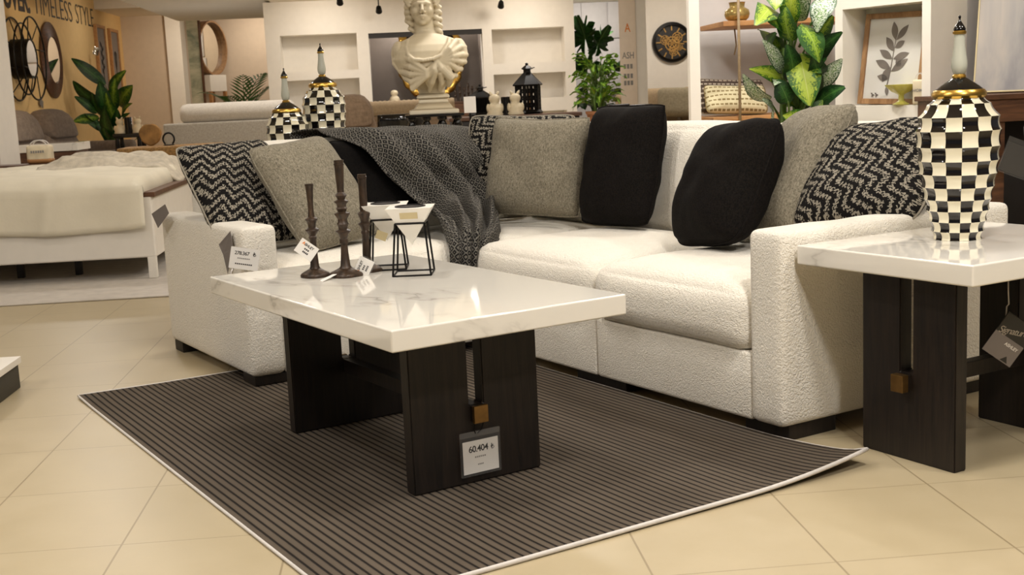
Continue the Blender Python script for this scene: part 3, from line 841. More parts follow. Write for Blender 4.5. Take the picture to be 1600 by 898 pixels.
# sofa arm: price card and folded grey hang tag on the front of the left arm
ac = at_s(382, 404, -.035)
o = card('price_tag', 'white price card 278.367 hanging on the left sofa arm', 'price tag', ac, Vector((1, .25, -.22)), ZH, .100, .075, 'paper')
text('price_print', '278.367', .0175, 'ink', o, T(-.036, .012, .0008), .0002, .0002, .9)
bm = new_bm()
for a, b in (((0, 0), (0, .0145)), ((-.003, .0072), (.005, .0102)), ((-.003, .0042), (.005, .0072))): bar(bm, (a[0], a[1], .001), (b[0], b[1], .001), .0015)
tube(bm, [(0, 0, .001), (.004, .0004, .001), (.0065, .003, .001), (.007, .006, .001)], .0008, 4)
xf(bm, bm.verts[:], T(.030, .012, 0)); finish('currency_print', bm, 'ink', o, 0)
dashes('small_print', 'faint_ink', o, -.024, .02, -.002, .004, .0008, 7)
dashes('small_print', 'ink', o, -.03, .03, -.022, .0045, .0008, 9)
bm = new_bm(); tube(bm, [(-.035, -.04, -.001), (-.04, -.055, .0), (-.03, -.07, .0)], .003, 6); finish('ribbon', bm, 'binding', o, 180)
def hang_tag(label, pts, mat, th=.0012):
    """flat quadrilateral hang tag given by its four world corners"""
    c = sum(pts, Vector()) / len(pts); bm = new_bm()
    n = (pts[1] - pts[0]).cross(pts[2] - pts[0]).normalized()
    a = [bm.verts.new(p - c + n * th / 2) for p in pts]; b = [bm.verts.new(p - c - n * th / 2) for p in pts]
    bm.faces.new(a); bm.faces.new(b[::-1]); m = len(pts)
    for k in range(m): bm.faces.new([a[k], b[k], b[(k + 1) % m], a[(k + 1) % m]])
    o = finish('hang_tag', bm, mat, None, 0); o.location = c; return tag(o, label, 'hang tag')
hang_tag('folded grey hang tag beside the price card on the left sofa arm', [at_t(360, 361, -.012), at_t(342, 382, -.016), at_t(349, 398, -.02), at_t(356, 428, -.02), at_t(364, 388, -.012)], 'grey_card')
hang_tag('dark grey hang tag hanging at the back of the left sofa arm', [at_t(258, 319, -.03), at_t(237, 334, -.04), at_t(247, 356, -.04), at_t(264, 333, -.03)], 'grey_card')

# candlestick tags
def small_tag(label, centre, ang, w, h, mat='paper', yaw=0):
    ex = Vector((math.cos(ang) * math.cos(yaw), math.cos(ang) * math.sin(yaw), math.sin(ang))); ey = Vector((-math.sin(ang) * math.cos(yaw), -math.sin(ang) * math.sin(yaw), math.cos(ang)))
    o = card('price_tag', label, 'price tag', centre, ex, ey, w, h, mat)
    if mat != 'paper': return o
    text('logo_print', 'A', .013, 'orange_ink', o, T(-w * .36, h * .18, .0008), .0002, .0003)
    text('brand_print', 'SHLEY', .011, 'ink', o, T(-w * .22, h * .18, .0008), .0002, .0003)
    dashes('small_print', 'ink', o, -w * .12, w * .16, -h * .06, .005, .0008, 3)
    dashes('price_print', 'ink', o, -w * .12, w * .2, -h * .28, .0055, .0008, 4)
    return o
small_tag('white price tag tied to the leftmost candlestick', at_y(479, 390, c1.y - .045), rad(-38), .060, .046)
tg = small_tag('shiny clear-sleeved price tag leaning on the back candlestick', at_y(568, 418, c3.y - .055), rad(62), .058, .046)
bm = new_bm(); box(bm, -.034, .034, -.027, .027, .001, .0022, .001); finish('plastic_sleeve', bm, 'plastic', tg, 30)
small_tag('blank cream tag hanging from the rear white planter', at_y(596, 368, pb.y - .012), rad(-22), .034, .026, 'cream_card')
hang_tag('grey paper tag lying between the left and tallest candlesticks', [at_z(500, 438, ZC + .001), at_z(504, 440, ZC + .001), at_z(527, 428, ZC + .012), at_z(523, 427, ZC + .012)], 'paper')

# signature tag under the end table
tc = at_y(1577, 530, 3.12)
ang = rad(-36)
o = card('hang_tag', 'black and grey branded hang tag on a cord under the marble end table', 'hang tag', tc, Vector((math.cos(ang), .1, math.sin(ang))), Vector((-math.sin(ang), 0, math.cos(ang))), .095, .118, 'black_card')
bm = new_bm(); box(bm, -.0475, .0475, -.059, .002, .0007, .0011); finish('grey_panel', bm, 'grey_card', o, 0)
text('script_print', 'Signature', .026, 'silver_ink', o, T(-.040, .000, .0012) @ RZ(.35) @ Matrix(((1, .3, 0, 0), (0, 1, 0, 0), (0, 0, 1, 0), (0, 0, 0, 1))), .0002, 0, .85)
text('brand_print', 'ASHLEY', .012, 'paper', o, T(-.004, -.018, .0012), .0002, .0003)
bm = new_bm(); prism(bm, [(.010, -.056), (.034, -.056), (.022, -.040)], .0011, .0014); finish('emblem', bm, 'black_card', o, 0)
inv = o.matrix_world.inverted()
bm = new_bm(); tube(bm, [inv @ Vector(p) for p in ((tc.x - .006, tc.y + .01, tc.z + .052), (tc.x - .004, tc.y + .01, tc.z + .085), (tc.x + .002, tc.y + .012, tc.z + .09), (tc.x, tc.y + .012, tc.z + .125), (tc.x - .001, tc.y + .012, .49))], .002, 6); finish('cord', bm, 'binding', o, 180)
# ================================================================== ROOM SHELL
def wbox(bm, u0, u1, v0, v1, z0, z1, bev=0): box(bm, u0, u1, v0, v1, z0, z1, bev, 2, RZ(YR))
bm = new_bm(); wbox(bm, -8, 8, -3, 27, -.1, 0); struct('floor', bm, 'tile')
ZC2 = 2.85
def shell(name, mat, *bx):
    bm = new_bm()
    for b in bx: wbox(bm, *b)
    return struct(name, bm, mat)
shell('ceiling', 'ceiling', (-8, 8, -3, 27, ZC2, ZC2 + .1))
shell('wall_left', 'warm_wall', (-4.72, -4.6, 9.8, 22.3, 0, ZC2))
shell('trim_1', 'ceiling', (-4.6, 6.5, 20.35, 22.2, 2.60, ZC2))                      # dropped ceiling over the far end
UB = at_v(242, 20, 18.4)
shell('trim_2', 'white_wall', (UB.x, -1.55, 13.2, 20.35, UB.z, ZC2))                    # white bulkhead at left
shell('trim_3', 'ceiling', (-1.55, 4.4, 14.9, 20.35, 2.335, ZC2))                    # bulkhead over the display wall
a = at_v(264, 100, 22.2); b = at_v(289, 100, 22.2)
shell('wall_back', 'beige_wall', (-4.72, a.x, 22.2, 22.35, 0, 2.6))
shell('trim_4', 'white_wall', (a.x, b.x - .02, 22.12, 22.6, 0, 2.6))                      # white door jamb
shell('wall_recess', 'beige_wall', (b.x - .3, 3, 24.6, 24.7, 0, ZC2), (b.x - .14, b.x - .02, 22.6, 24.6, 0, ZC2))
bm = new_bm()
for u0, u1, z0, z1 in ((-2.3, -1.55, 1.99, 2.62), (-2.35, -1.45, 1.0, 1.96)): wbox(bm, u0, u1, 24.57, 24.6, z0, z1, .004)
struct('trim_5', bm, 'grey_wall')
# display wall with niches at v=17
def display_wall():
    bm = new_bm(); vf, vb = 17.0, 17.34
    L_, R_ = -1.66, 2.50
    def fill(u0, u1, z0, z1): wbox(bm, u0, u1, vf, vb, z0, z1)
    def bank(u0, u1, holes):
        """solid strip from u0 to u1 with niches (a,b,z0,z1) stacked over one another"""
        a_ = holes[0][0]; b_ = holes[0][1]
        fill(u0, a_, 0, 2.335); fill(b_, u1, 0, 2.335)
        zs = 0
        for _, _, z0, z1 in sorted(holes, key=lambda h: h[2]):
            fill(a_, b_, zs, z0); zs = z1
        fill(a_, b_, zs, 2.335)
    bank(L_, -.293, [(-1.47, -.45, 1.42, 1.895), (-1.49, -.44, .75, 1.28)] if False else [(-1.47, -.45, .55, .86), (-1.47, -.45, .93, 1.30), (-1.47, -.45, 1.41, 1.895)])
    bank(1.24, R_, [(1.37, 2.36, .35, .72), (1.37, 2.36, .80, 1.22), (1.37, 2.36, 1.30, 1.86)] if False else [(1.37, 2.36, .30, .74), (1.37, 2.36, .92, 1.26), (1.37, 2.36, 1.40, 1.865)])
    fill(-.293, 1.24, 1.88, 2.335)
    struct('wall_display', bm, 'white_wall')
    bm = new_bm(); wbox(bm, L_, -.293, vb, vb + .05, 0, 2.335); wbox(bm, 1.24, R_, vb, vb + .05, 0, 2.335)
    struct('wall_display_backing', bm, 'white_wall')
    shell('wall_alcove', 'dark_grey_wall', (-.34, 1.29, 17.95, 18.0, 0, 2.3), (-.34, -.293, 17.35, 17.95, 0, 2.3), (1.24, 1.29, 17.35, 17.95, 0, 2.3))
    shell('trim_6', 'charcoal', (-.293, 1.24, 17.02, 17.10, 1.815, 1.88))
display_wall()
# right-hand end: light panelled recess, sign pillar, clock wall
g0 = at_v(903, 100, 19); g1 = at_v(968, 100, 19)
shell('wall_far', 'grey_wall', (2.4, 4.2, 19.4, 19.5, 0, ZC2))
bm = new_bm()
for k in range(3): wbox(bm, 2.55 + k * .42, 2.95 + k * .42, 19.37, 19.4, 1.78, 2.33, .004)
for k in range(2): wbox(bm, 2.5 + k * .7, 3.18 + k * .7, 19.37, 19.4, .9, 1.76, .004)
struct('trim_7', bm, 'grey_wall')
s0 = at_v(998, 60, 13.6).x; s1 = at_v(1010, 60, 13.6).x
shell('wall_pillar', 'white_wall', (s0 - .12, s1, 13.6, 13.9, 0, 2.335))
shell('wall_clock', 'white_wall', (at_v(1009, 60, 16).x, 5.2, 16.03, 16.15, 0, 2.6))
shell('trim_8', 'ceiling', (2.5, 5.2, 13.2, 16.03, 2.335, ZC2))
shell('wall_right', 'white_wall', (5.2, 5.32, 5.0, 22, 0, ZC2))
# white post at far left
cx = at_v(32, 250, 10.3).x
shell('wall_post', 'white_wall', (-4.6, cx, 9.8, 10.3, 0, ZC2))
# nook behind the sofa
n0 = at_v(1078, 100, 7.6).x; n1 = at_v(1094, 100, 7.6).x
shell('wall_nook', 'white_wall', (n0, n1, 7.6, 7.66, 0, ZC2))
shell('wall_nook_back', 'grey_wall', (at_v(1082, 100, 8.36).x, 5.2, 8.36, 8.46, 0, ZC2))
# niche wall at right: parallel to the sofa's right-hand back; its end face turns away along the sofa's other direction
NT_ = 3.2; NS0 = .276; NLEN = .579; NR = SROT - PI / 2
NO = SW(NT_, NS0, 0)
def NW(x, y, z=0): return NO - SA * x + SB * y + Vector((0, 0, z))
hx0, hx1, hz0, hz1 = .049, .530, .862, 1.329
bm = new_bm(); Mn = RZ(NR)
ND = .165
for x0, x1, y0, y1, z0, z1 in ((0, hx0, 0, ND, 0, ZC2), (hx1, NLEN, 0, ND, 0, ZC2), (hx0, hx1, 0, ND, 0, hz0), (hx0, hx1, 0, ND, hz1, ZC2), (0, NLEN, ND, .25, 0, ZC2)):
    box(bm, x0, x1, y0, y1, z0, z1, 0, 2, Mn)
o = struct('wall_niche', bm, 'white_wall'); o.location = NO
bm = new_bm(); box(bm, NLEN - .10, NLEN, .251, 2.6, 0, ZC2, 0, 2, Mn); o = struct('wall_side', bm, 'grey_wall'); o.location = NO  # grey colour stands in for shade on the turned-away end face

# ================================================================== LEFT: BED AND WHAT LIES AROUND
def bed():
    r = thing('bed', 'low white bed with walnut-topped side rail under a cream coverlet at left', 'bed', W(-2.36, 7.45), YR)
    hw = .90
    bm = new_bm(); box(bm, -hw, hw, 0, .05, .135, .50, .012, 3); finish('footboard', bm, 'white_lacquer', r, 30)
    for s in (-1, 1):
        bm = new_bm(); box(bm, s * hw - (.04 if s > 0 else 0), s * hw + (0 if s > 0 else .04), .05, 1.9, .135, .49, .008, 2); rail = finish('side_rail', bm, 'white_lacquer', r, 30)
        bm = new_bm(); box(bm, s * hw - (.075 if s > 0 else .02), s * hw + (.02 if s > 0 else .075), .0, 1.9, .492, .522, .004, 2); finish('rail_cap', bm, 'brown_wood', rail, 30)
    for x in (-hw + .04, -hw + .55, 0, hw - .55):
        bm = new_bm(); box(bm, x - .02, x + .02, .35, .39, .0095, .135, .003); finish('leg', bm, 'charcoal', r, 30)
    for x in (-hw + .03, hw - .03):
        bm = new_bm(); box(bm, x - .03, x + .03, 1.80, 1.86, 0.0095, .14, .003); finish('leg', bm, 'charcoal', r, 30)
    bm = new_bm(); box(bm, x - .025, x + .025, .002, .045, .0095, .14, .004); finish('leg', bm, 'white_lacquer', r, 30)
    bm = new_bm(); softbox(bm, (0, .95, .42), (1.70, 1.84, .26), .05, (16, 16, 5)); finish('mattress', bm, 'coverlet', r, 180)
    bm = new_bm(); box(bm, -hw - .02, hw - .28, 1.90, 2.16, 0.0, .645, .008, 2); finish('headboard_shelf', bm, 'brown_wood', r, 30)
    # coverlet: over the mattress and hanging down over the foot
    bm = new_bm()
    def cov(i, j):
        x = -.86 + 1.72 * i
        ln = j * 2.15
        wob = .012 * noise.noise(Vector((x * 3.5, ln * 3, 1))) + .006 * noise.noise(Vector((x * 11, ln * 9, 4)))
        hang = .262 + .02 * math.sin(x * 3) - .03 * max(0, x - .3)
        crease = -.018 * math.exp(-((x + .17) / .02) ** 2) - .012 * math.exp(-((x - .28 - .2 * (ln - .1)) / .03) ** 2)
        if ln < hang:
            z = .585 - hang + ln - .012; y = -.020 - .012 * abs(wob) * 20 * .3 + crease * .8 - .012 * (1 - ln / hang) + .006 * math.sin(x * 14)
            y -= .02 * max(0, x - .6) * 3 * (1 - ln / hang)
        else:
            d = ln - hang; y = -.012 + d; k = min(1, d / .16)
            z = .573 + .055 * math.sin(k * PI / 2) * (1 - .45 * abs(x / .86) ** 3) + .012 * min(1, d / 1) + wob + crease * .3
        side = max(0, abs(x) - .80) / .06
        z -= .10 * side ** 2 if ln >= hang else 0
        return Vector((x, y, z))
    grid(bm, 70, 60, cov); co = finish('coverlet', bm, 'coverlet', r, 180)
    co.modifiers.new('thick', 'SOLIDIFY').thickness = .006
    return r
bed()
def fur():
    bm = new_bm()
    def P(i, j):
        x = -.06 + .96 * i; y = 1.0 + .75 * j
        e = min(1, 6 * min(i, 1 - i, .5)) ; f = min(1, 5 * min(j, 1 - j))
        rope = .030 * math.sin(j * 15 + 3.0 * math.sin(i * 5) + i * 4) + .02 * math.sin(j * 27 + i * 9) + .03 * noise.noise(Vector((x * 6, y * 6, 2)))
        z = .628 + (.040 + rope * .7) * e * f + .02 * (1 - i) * f + .02 * j * f
        x += .05 * noise.noise(Vector((y * 5, 0, 0)))
        if i > .86: z -= (i - .86) * .75
        return Vector((x, y, z))
    grid(bm, 60, 40, P); o = finish('fur_throw', bm, 'fur', None, 180); o.location = W(-2.36, 7.45); o.rotation_euler = (0, 0, YR)
    o.modifiers.new('thick', 'SOLIDIFY').thickness = .02
    tag(o, 'rumpled beige fur throw lying across the white bed', 'blanket')
fur()
bm = new_bm(); box(bm, -4.2, -1.1, 6.72, 9.2, .0012, .009, .002, 1); o = finish('floor_rug', bm, 'carpet', None, 30); o.rotation_euler = (0, 0, YR)
tag(o, 'pale plain rug on the floor under the white bed', 'rug')
r = thing('display_plinth', 'low white-topped display plinth with dark base at the left edge of the floor', 'plinth', W(-1.86, 4.35), YR)
bm = new_bm(); box(bm, -.41, .41, -.42, .30, 0, .092, .002); finish('base', bm, 'plinth_dark', r, 30)
bm = new_bm(); box(bm, -.42, .42, -.43, .31, .0925, .117, .002); finish('top', bm, 'white_lacquer', r, 30)

# basket with rope handles on the headboard shelf
b0 = at_v(62, 254, 9.46)
def tote(name, label, loc, w, h, d, band, lines):
    r = thing(name, label, 'basket', loc, YR)
    bm = new_bm(); softbox(bm, (0, 0, h / 2), (w, d, h), min(w, d) * .18, (10, 6, 8)); body = finish('body', bm, 'cream_stone', r, 180)
    if band:
        bm = new_bm(); softbox(bm, (0, 0, band / 2 + .0), (w * 1.03, d * 1.04, band), min(w, d) * .18, (10, 6, 4)); finish('base_band', bm, 'tan_wood', r, 180)
    for s in (-1, 1):
        bm = new_bm(); tube(bm, [(math.cos(a) * w * .34, s * d * .3, h - .008 + math.sin(a) * h * .32) for a in [PI * k / 12 for k in range(13)]], w * .028, 8); finish('handle', bm, 'binding', r, 180)
    for t_, z, s in lines: text('print', t_, s, 'faint_ink', r, T(0, -d / 2 - .001, z) @ STAND, .0006, .0003, 1, 'CENTER')
    return r
tt = tote('storage_basket', 'cream fabric basket with tan base and rope handles on the bed\'s headboard shelf', W(b0.x, 9.50, .6455), .175, .135, .12, .045, [])
dashes('print', 'faint_ink', tt, -.05, .05, .0, .018, 0, 6).matrix_local = T(0, -.0685, .078) @ STAND
# nightstand behind
def nightstand():
    c0 = at_v(31, 230, 10.45); c1_ = at_v(122, 245, 10.45)
    r = thing('nightstand', 'brown bedside cabinet with pale marble top behind the cream basket', 'nightstand', W((c0.x + c1_.x) / 2, 10.62), YR)
    w = (c1_.x - c0.x) / 2
    bm = new_bm(); box(bm, -w, w, -.2, .2, 0, .70, .006); finish('body', bm, 'brown_wood', r, 30)
    bm = new_bm(); box(bm, -w - .015, w + .015, -.215, .215, .7005, .765, .004); finish('top', bm, 'marble', r, 30)
    for z in (.12, .40):
        bm = new_bm(); box(bm, -w + .03, w - .03, -.214, -.2, z, z + .25, .004); d = finish('drawer', bm, 'brown_wood', r, 30)
        bm = new_bm(); ball(bm, (0, -.225, z + .125), .012); finish('knob', bm, 'brass', d, 180)
nightstand()
# rattan chest
c0 = at_v(182, 233, 10.6); c1_ = at_v(300, 233, 10.6)
r = thing('rattan_chest', 'long woven rattan chest standing behind the bed\'s fur throw', 'chest', W((c0.x + c1_.x) / 2 + .1, 10.85), YR)
wd = (c1_.x - c0.x) / 2 + .1
bm = new_bm(); softbox(bm, (0, 0, .30), (2 * wd, .45, .60), .02, (24, 8, 10), lambda q, p: p + Vector((0, -.006 * (q.y < -.9) * math.sin(q.z * 40), 0))); finish('body', bm, 'wicker', r, 180)
bm = new_bm(); softbox(bm, (0, 0, .6475), (2 * wd + .02, .47, .09), .02, (24, 8, 4)); finish('lid', bm, 'wicker', r, 180)

# ================================================================== LEFT WALL
def at_u(px, py, u): 
    p = on_plane(px, py, U * u, U); return Vector((p.dot(U), p.dot(V), p.z))
LW = -4.6
# local frame for things hung on the left wall: x runs away from the camera (V), y points into the wall (-U), z up
def lw(v, z, off=0): return W(LW + off, v, z)
LWR = YR + PI / 2
def wire_mirror():
    c = at_u(40, 92, LW + .15)
    r = thing('wire_mirror', 'round black wire-framed wall mirror with small centre glass on the warm left wall', 'mirror', lw(c.y, c.z, .012), LWR)
    R_ = .50
    def ring(rr, y, w, n=48): return [(rr * math.cos(2 * PI * k / n), y, rr * math.sin(2 * PI * k / n)) for k in range(n)]
    bm = new_bm()
    for rr, y in ((R_, -.02), (R_, -.24), (R_ * .86, -.13)): tube(bm, ring(rr, y, 0), .011, 8, closed=True)
    finish('wire_hoops', bm, 'black_metal', r, 180)
    for k in range(8):
        a = 2 * PI * k / 8 + .2; bm = new_bm()
        tube(bm, [(R_ * math.cos(a), -.02, R_ * math.sin(a)), (.24 * math.cos(a + .3), -.1, .24 * math.sin(a + .3))], .007, 6)
        tube(bm, [(R_ * math.cos(a), -.24, R_ * math.sin(a)), (.24 * math.cos(a + .3), -.22, .24 * math.sin(a + .3))], .007, 6)
        finish('spoke', bm, 'black_metal', r, 180)
    bm = new_bm(); lathe(bm, [(.22, 0), (.24, 0), (.24, .22), (.225, .22), (.215, .20), (.0, .20)], 40, RX(PI / 2)); finish('drum', bm, 'black_metal', r, 40)
    bm = new_bm(); lathe(bm, [(.222, .201), (.222, .212), (0, .212)], 40, RX(PI / 2)); finish('glass', bm, 'mirror', r, 40)
wire_mirror()
def round_mirror():
    c = at_u(84, 94, LW + .05)
    r = thing('round_mirror', 'round wall mirror with wide ribbed brown frame to the right of the wire mirror', 'mirror', lw(c.y, c.z, .012), LWR)
    bm = new_bm(); prof = []
    for k in range(25):
        f = k / 24; prof.append((.31 + .20 * f, .05 - .03 * f + (.004 if k % 2 else 0)))
    lathe(bm, [(.30, 0)] + prof + [(.51, 0)], 64, RX(PI / 2)); finish('frame', bm, 'brown_wood', r, 30)
    bm = new_bm(); lathe(bm, [(.312, .03), (.312, .042), (0, .042)], 48, RX(PI / 2)); finish('glass', bm, 'mirror', r, 30)
round_mirror()
def picture(name, label, px0, px1, py, w, h, mats, art):
    c = at_u((px0 + px1) / 2, py, LW)
    r = thing(name, label, 'picture', lw(c.y, c.z, .002), LWR, 'framed pictures on the warm wall')
    bm = new_bm()
    for x0, x1, z0, z1 in ((-w / 2, -w / 2 + .05, -h / 2, h / 2), (w / 2 - .05, w / 2, -h / 2, h / 2), (-w / 2 + .05, w / 2 - .05, h / 2 - .05, h / 2), (-w / 2 + .05, w / 2 - .05, -h / 2, -h / 2 + .05)):
        box(bm, x0, x1, -.05, 0, z0, z1, .004)
    finish('frame', bm, 'tan_wood', r, 30)
    bm = new_bm(); box(bm, -w / 2 + .04, w / 2 - .04, -.03, -.012, -h / 2 + .04, h / 2 - .04); p = finish('print', bm, 'grey_card', r, 30)
    bm = new_bm()
    if art:
        for k in range(9):
            a = rad(-50 + 100 * k / 8); tube(bm, [(0, -.033, -.15), (math.sin(a) * .05, -.033, -.02), (math.sin(a) * .10, -.033, .08 + .08 * math.cos(a))], [.006, .012, .004], 5)
        tube(bm, [(0, -.033, -.34), (0, -.033, -.12)], .006, 5)
    else:
        for k in range(7):
            z = -.25 + k * .07; s = 1 if k % 2 else -1
            tube(bm, [(0, -.033, z), (s * .05, -.033, z + .05), (s * .08, -.033, z + .1)], [.005, .016, .003], 5)
        tube(bm, [(0, -.033, -.34), (0, -.033, .2)], .006, 5)
    finish('drawing', bm, 'charcoal', p, 180)
cA = at_u(160, 90, LW); 
picture('framed_picture', 'narrow wood-framed botanical picture, the left one of a pair above the plant', 148, 166, 92, .62, 1.05, None, False)
picture('framed_picture', 'narrow wood-framed flower picture, the right one of a pair next to the wall corner', 169, 187, 96, .62, 1.05, None, True)
# silver star and price label by the mirrors
r = at_u(150, 80, LW + .12)
bm = new_bm(); box(bm, -.045, .045, -.004, .004, -.06, .06, .004); o = finish('hang_tag', bm, 'mirror', None, 30); o.location = lw(r.y, r.z, .12); o.rotation_euler = (0, .3, LWR - 1.0)
tag(o, 'shiny silver tag hanging at the left picture frame on the warm wall', 'hang tag')
r = at_u(65, 161, LW + .03)
bm = new_bm(); box(bm, -.07, .07, -.004, .004, -.05, .05, .004); o = finish('price_tag', bm, 'grey_card', None, 30); o.location = lw(r.y, r.z, .03); o.rotation_euler = (0, .4, LWR)
tag(o, 'small grey price tag on the warm wall below the round brown mirror', 'price tag')
# lettering on the wall, one object
e0 = at_u(147, 43, LW); s0_ = at_u(53, 22, LW)
def lettering():
    r = thing('wall_lettering', 'dark lettering DISCOVER. TIMELESS STYLE high on the warm left wall', 'lettering', lw(e0.y, 2.31, .001), LWR)
    L2 = e0.y - s0_.y
    for wd_, f0, f1 in (('TIMELESS', 0, .60), ('STYLE', .66, 1)):
        bm = text_bm(wd_, .42, .004, -.006, 1.0); w = max(v.co.x for v in bm.verts)
        for v in bm.verts: v.co.x *= L2 * (f1 - f0) / w
        xf(bm, bm.verts[:], T(-L2 * (1 - f0), 0, 0) @ STAND); finish('thin_word', bm, 'letter', r, 0, recalc=False)
    bm = text_bm('DISCOVER.', .42, .004, .014, 1.0); w = max(v.co.x for v in bm.verts); L3 = 1.98
    for v in bm.verts: v.co.x *= L3 / w
    xf(bm, bm.verts[:], T(-L2 - L3 - .16, 0, 0) @ STAND); finish('bold_word', bm, 'letter', r, 0, recalc=False)
lettering()

# ================================================================== RECLINER SOFA (left wall)
def recliner(label, n, mat, loc, rz, w=.62, name='recliner_sofa'):
    r = thing(name, label, 'recliner', loc, rz)
    tot = n * w
    def sb(nm, c, size, rad_, fn=None, nn=(10, 8, 8), par=None):
        bm = new_bm(); softbox(bm, c, size, rad_, nn, fn); return finish(nm, bm, mat, par or r, 180)
    sb('base', (0, .05, .20), (tot + .30, .80, .36), .05)
    for s in (-1, 1): sb('arm', (s * (tot / 2 + .09), .02, .34), (.17, .86, .60), .07)
    for k in range(n):
        x = -tot / 2 + w * (k + .5)
        sb('seat', (x, -.06, .44), (w - .02, .66, .17), .06)
        lean = lambda q, p: Vector((p.x * (1 - .08 * (q.z > .3) * q.z), p.y + .20 * (q.z * .5 + .5), p.z))
        sb('backrest', (x, .22, .62), (w - .14, .20, .46), .09, lean)
        sb('headrest', (x, .37, .87), (w - .20, .26, .36), .125, lambda q, p: Vector((p.x * (1 - .10 * max(0, q.z)), p.y + .06 * q.z, p.z + .02 * (1 - q.x ** 2) * (q.z > 0))))
    return r
rc = at_u(80, 215, -4.05)
recliner('grey two-seat recliner sofa with padded headrests along the warm left wall', 2, 'mushroom', W(-3.86, 15.15), YR - PI / 2 + PI + rad(-6), 1.12)

# ================================================================== LEAFY PLANTS
def leaf_bm(length, width, droop, tipw=.35, fold=.18, nu=8, nv=14, wave=.02, ph=0, base=.25):
    bm = new_bm()
    def P(i, j):
        x = (i - .5) * 2
        wd = width / 2 * (math.sin(PI * min(1, j * .97 + .015) ** (.62 + tipw * .3)) ** .8)
        a = droop * j
        y = length * (math.sin(a) / droop if abs(droop) > .01 else j) ; z = -length * ((1 - math.cos(a)) / droop if abs(droop) > .01 else 0)
        return Vector((x * wd, y, z + abs(x) * wd * fold * 2 + wave * math.sin(j * 9 + ph + (2 if x > 0 else 0)) * abs(x) ** 1.5))
    grid(bm, nu, nv, P, lambda i, j: (i, j)); return bm
def leaf_flat(L_, width, arch, nu=8, nv=14, fold=.16, wave=.05, ph=0):
    bm = new_bm()
    def P(i, j):
        x = (i - .5) * 2; wd = width / 2 * math.sin(PI * min(1, (j * .96 + .02) ** .78)) ** .75
        return Vector((x * wd, L_ * j, arch * L_ * 4 * j * (1 - j) - abs(x) * wd * fold * (1 - 1.5 * j) + wave * width * math.sin(j * 8 + ph + (2 if x > 0 else 0)) * abs(x) ** 1.5))
    grid(bm, nu, nv, P, lambda i, j: (i, j)); return bm
def plant_by_leaves(name, label, loc, stem_h, leaves, pot, potmat, arch=.13, stems=3, face=Vector((-.1, -1, .35))):
    """leaves: (base, tip, width, material, tilt) in metres from loc"""
    r = thing(name, label, 'plant', loc)
    bm = new_bm(); lathe(bm, [(pot[0] * .75, 0), (pot[0], pot[1]), (pot[0] * 1.05, pot[1]), (pot[0] * 1.02, pot[1] - .03), (0, pot[1] - .04)], 28); p = finish('pot', bm, potmat, r, 40)
    bm = new_bm(); lathe(bm, [(pot[0] * .93, pot[1] - .05), (pot[0] * .93, pot[1] - .03), (0, pot[1] - .02)], 20); finish('soil', bm, 'soil', p, 40)
    for k in range(stems):
        a = 2 * PI * k / stems + .4; bm = new_bm(); tube(bm, [(.04 * math.cos(a), .04 * math.sin(a), pot[1] - .05), (.05 * math.cos(a), .05 * math.sin(a), stem_h * .6), (.03 * math.cos(a), .03 * math.sin(a), stem_h)], [.018, .014, .008], 7); finish('stem', bm, 'stem', r, 180)
    for k, (b_, t_, wd, m, tilt) in enumerate(leaves):
        d = t_ - b_; L_ = d.length; d = d.normalized()
        z = face + Vector((.5 * math.sin(k * 2.1) + tilt, 0, .3 * math.cos(k * 1.3))); z = (z - d * z.dot(d)).normalized(); x = d.cross(z)
        bm = leaf_flat(L_, wd, arch * (.6 + .5 * abs(math.sin(k))), ph=k)
        lf = finish('leaf', bm, m, r, 180, recalc=False); Mx = frame_M(b_, x, d, z); lf.matrix_local = Mx; inv = Mx.inverted()
        root = Vector((b_.x * .25, b_.y * .25, max(pot[1], min(stem_h, b_.z - .12 - .2 * abs(b_.x)))))
        bm = new_bm(); tube(bm, [inv @ root, inv @ (root.lerp(b_, .5) + Vector((0, 0, .01))), inv @ b_, Vector((0, L_ * .12, arch * L_ * .4))], [.007, .006, .0045, .002], 6); finish('petiole', bm, 'stem', lf, 180)
    return r
def aim(o, base, az, el, roll=0):
    d = Vector((math.cos(az) * math.cos(el), math.sin(az) * math.cos(el), math.sin(el)))
    x = d.cross(Vector((0, 0, 1))).normalized(); z = x.cross(d)
    Mx = frame_M(Vector(base), x, d, z) @ RY(roll); o.matrix_local = Mx; return Mx
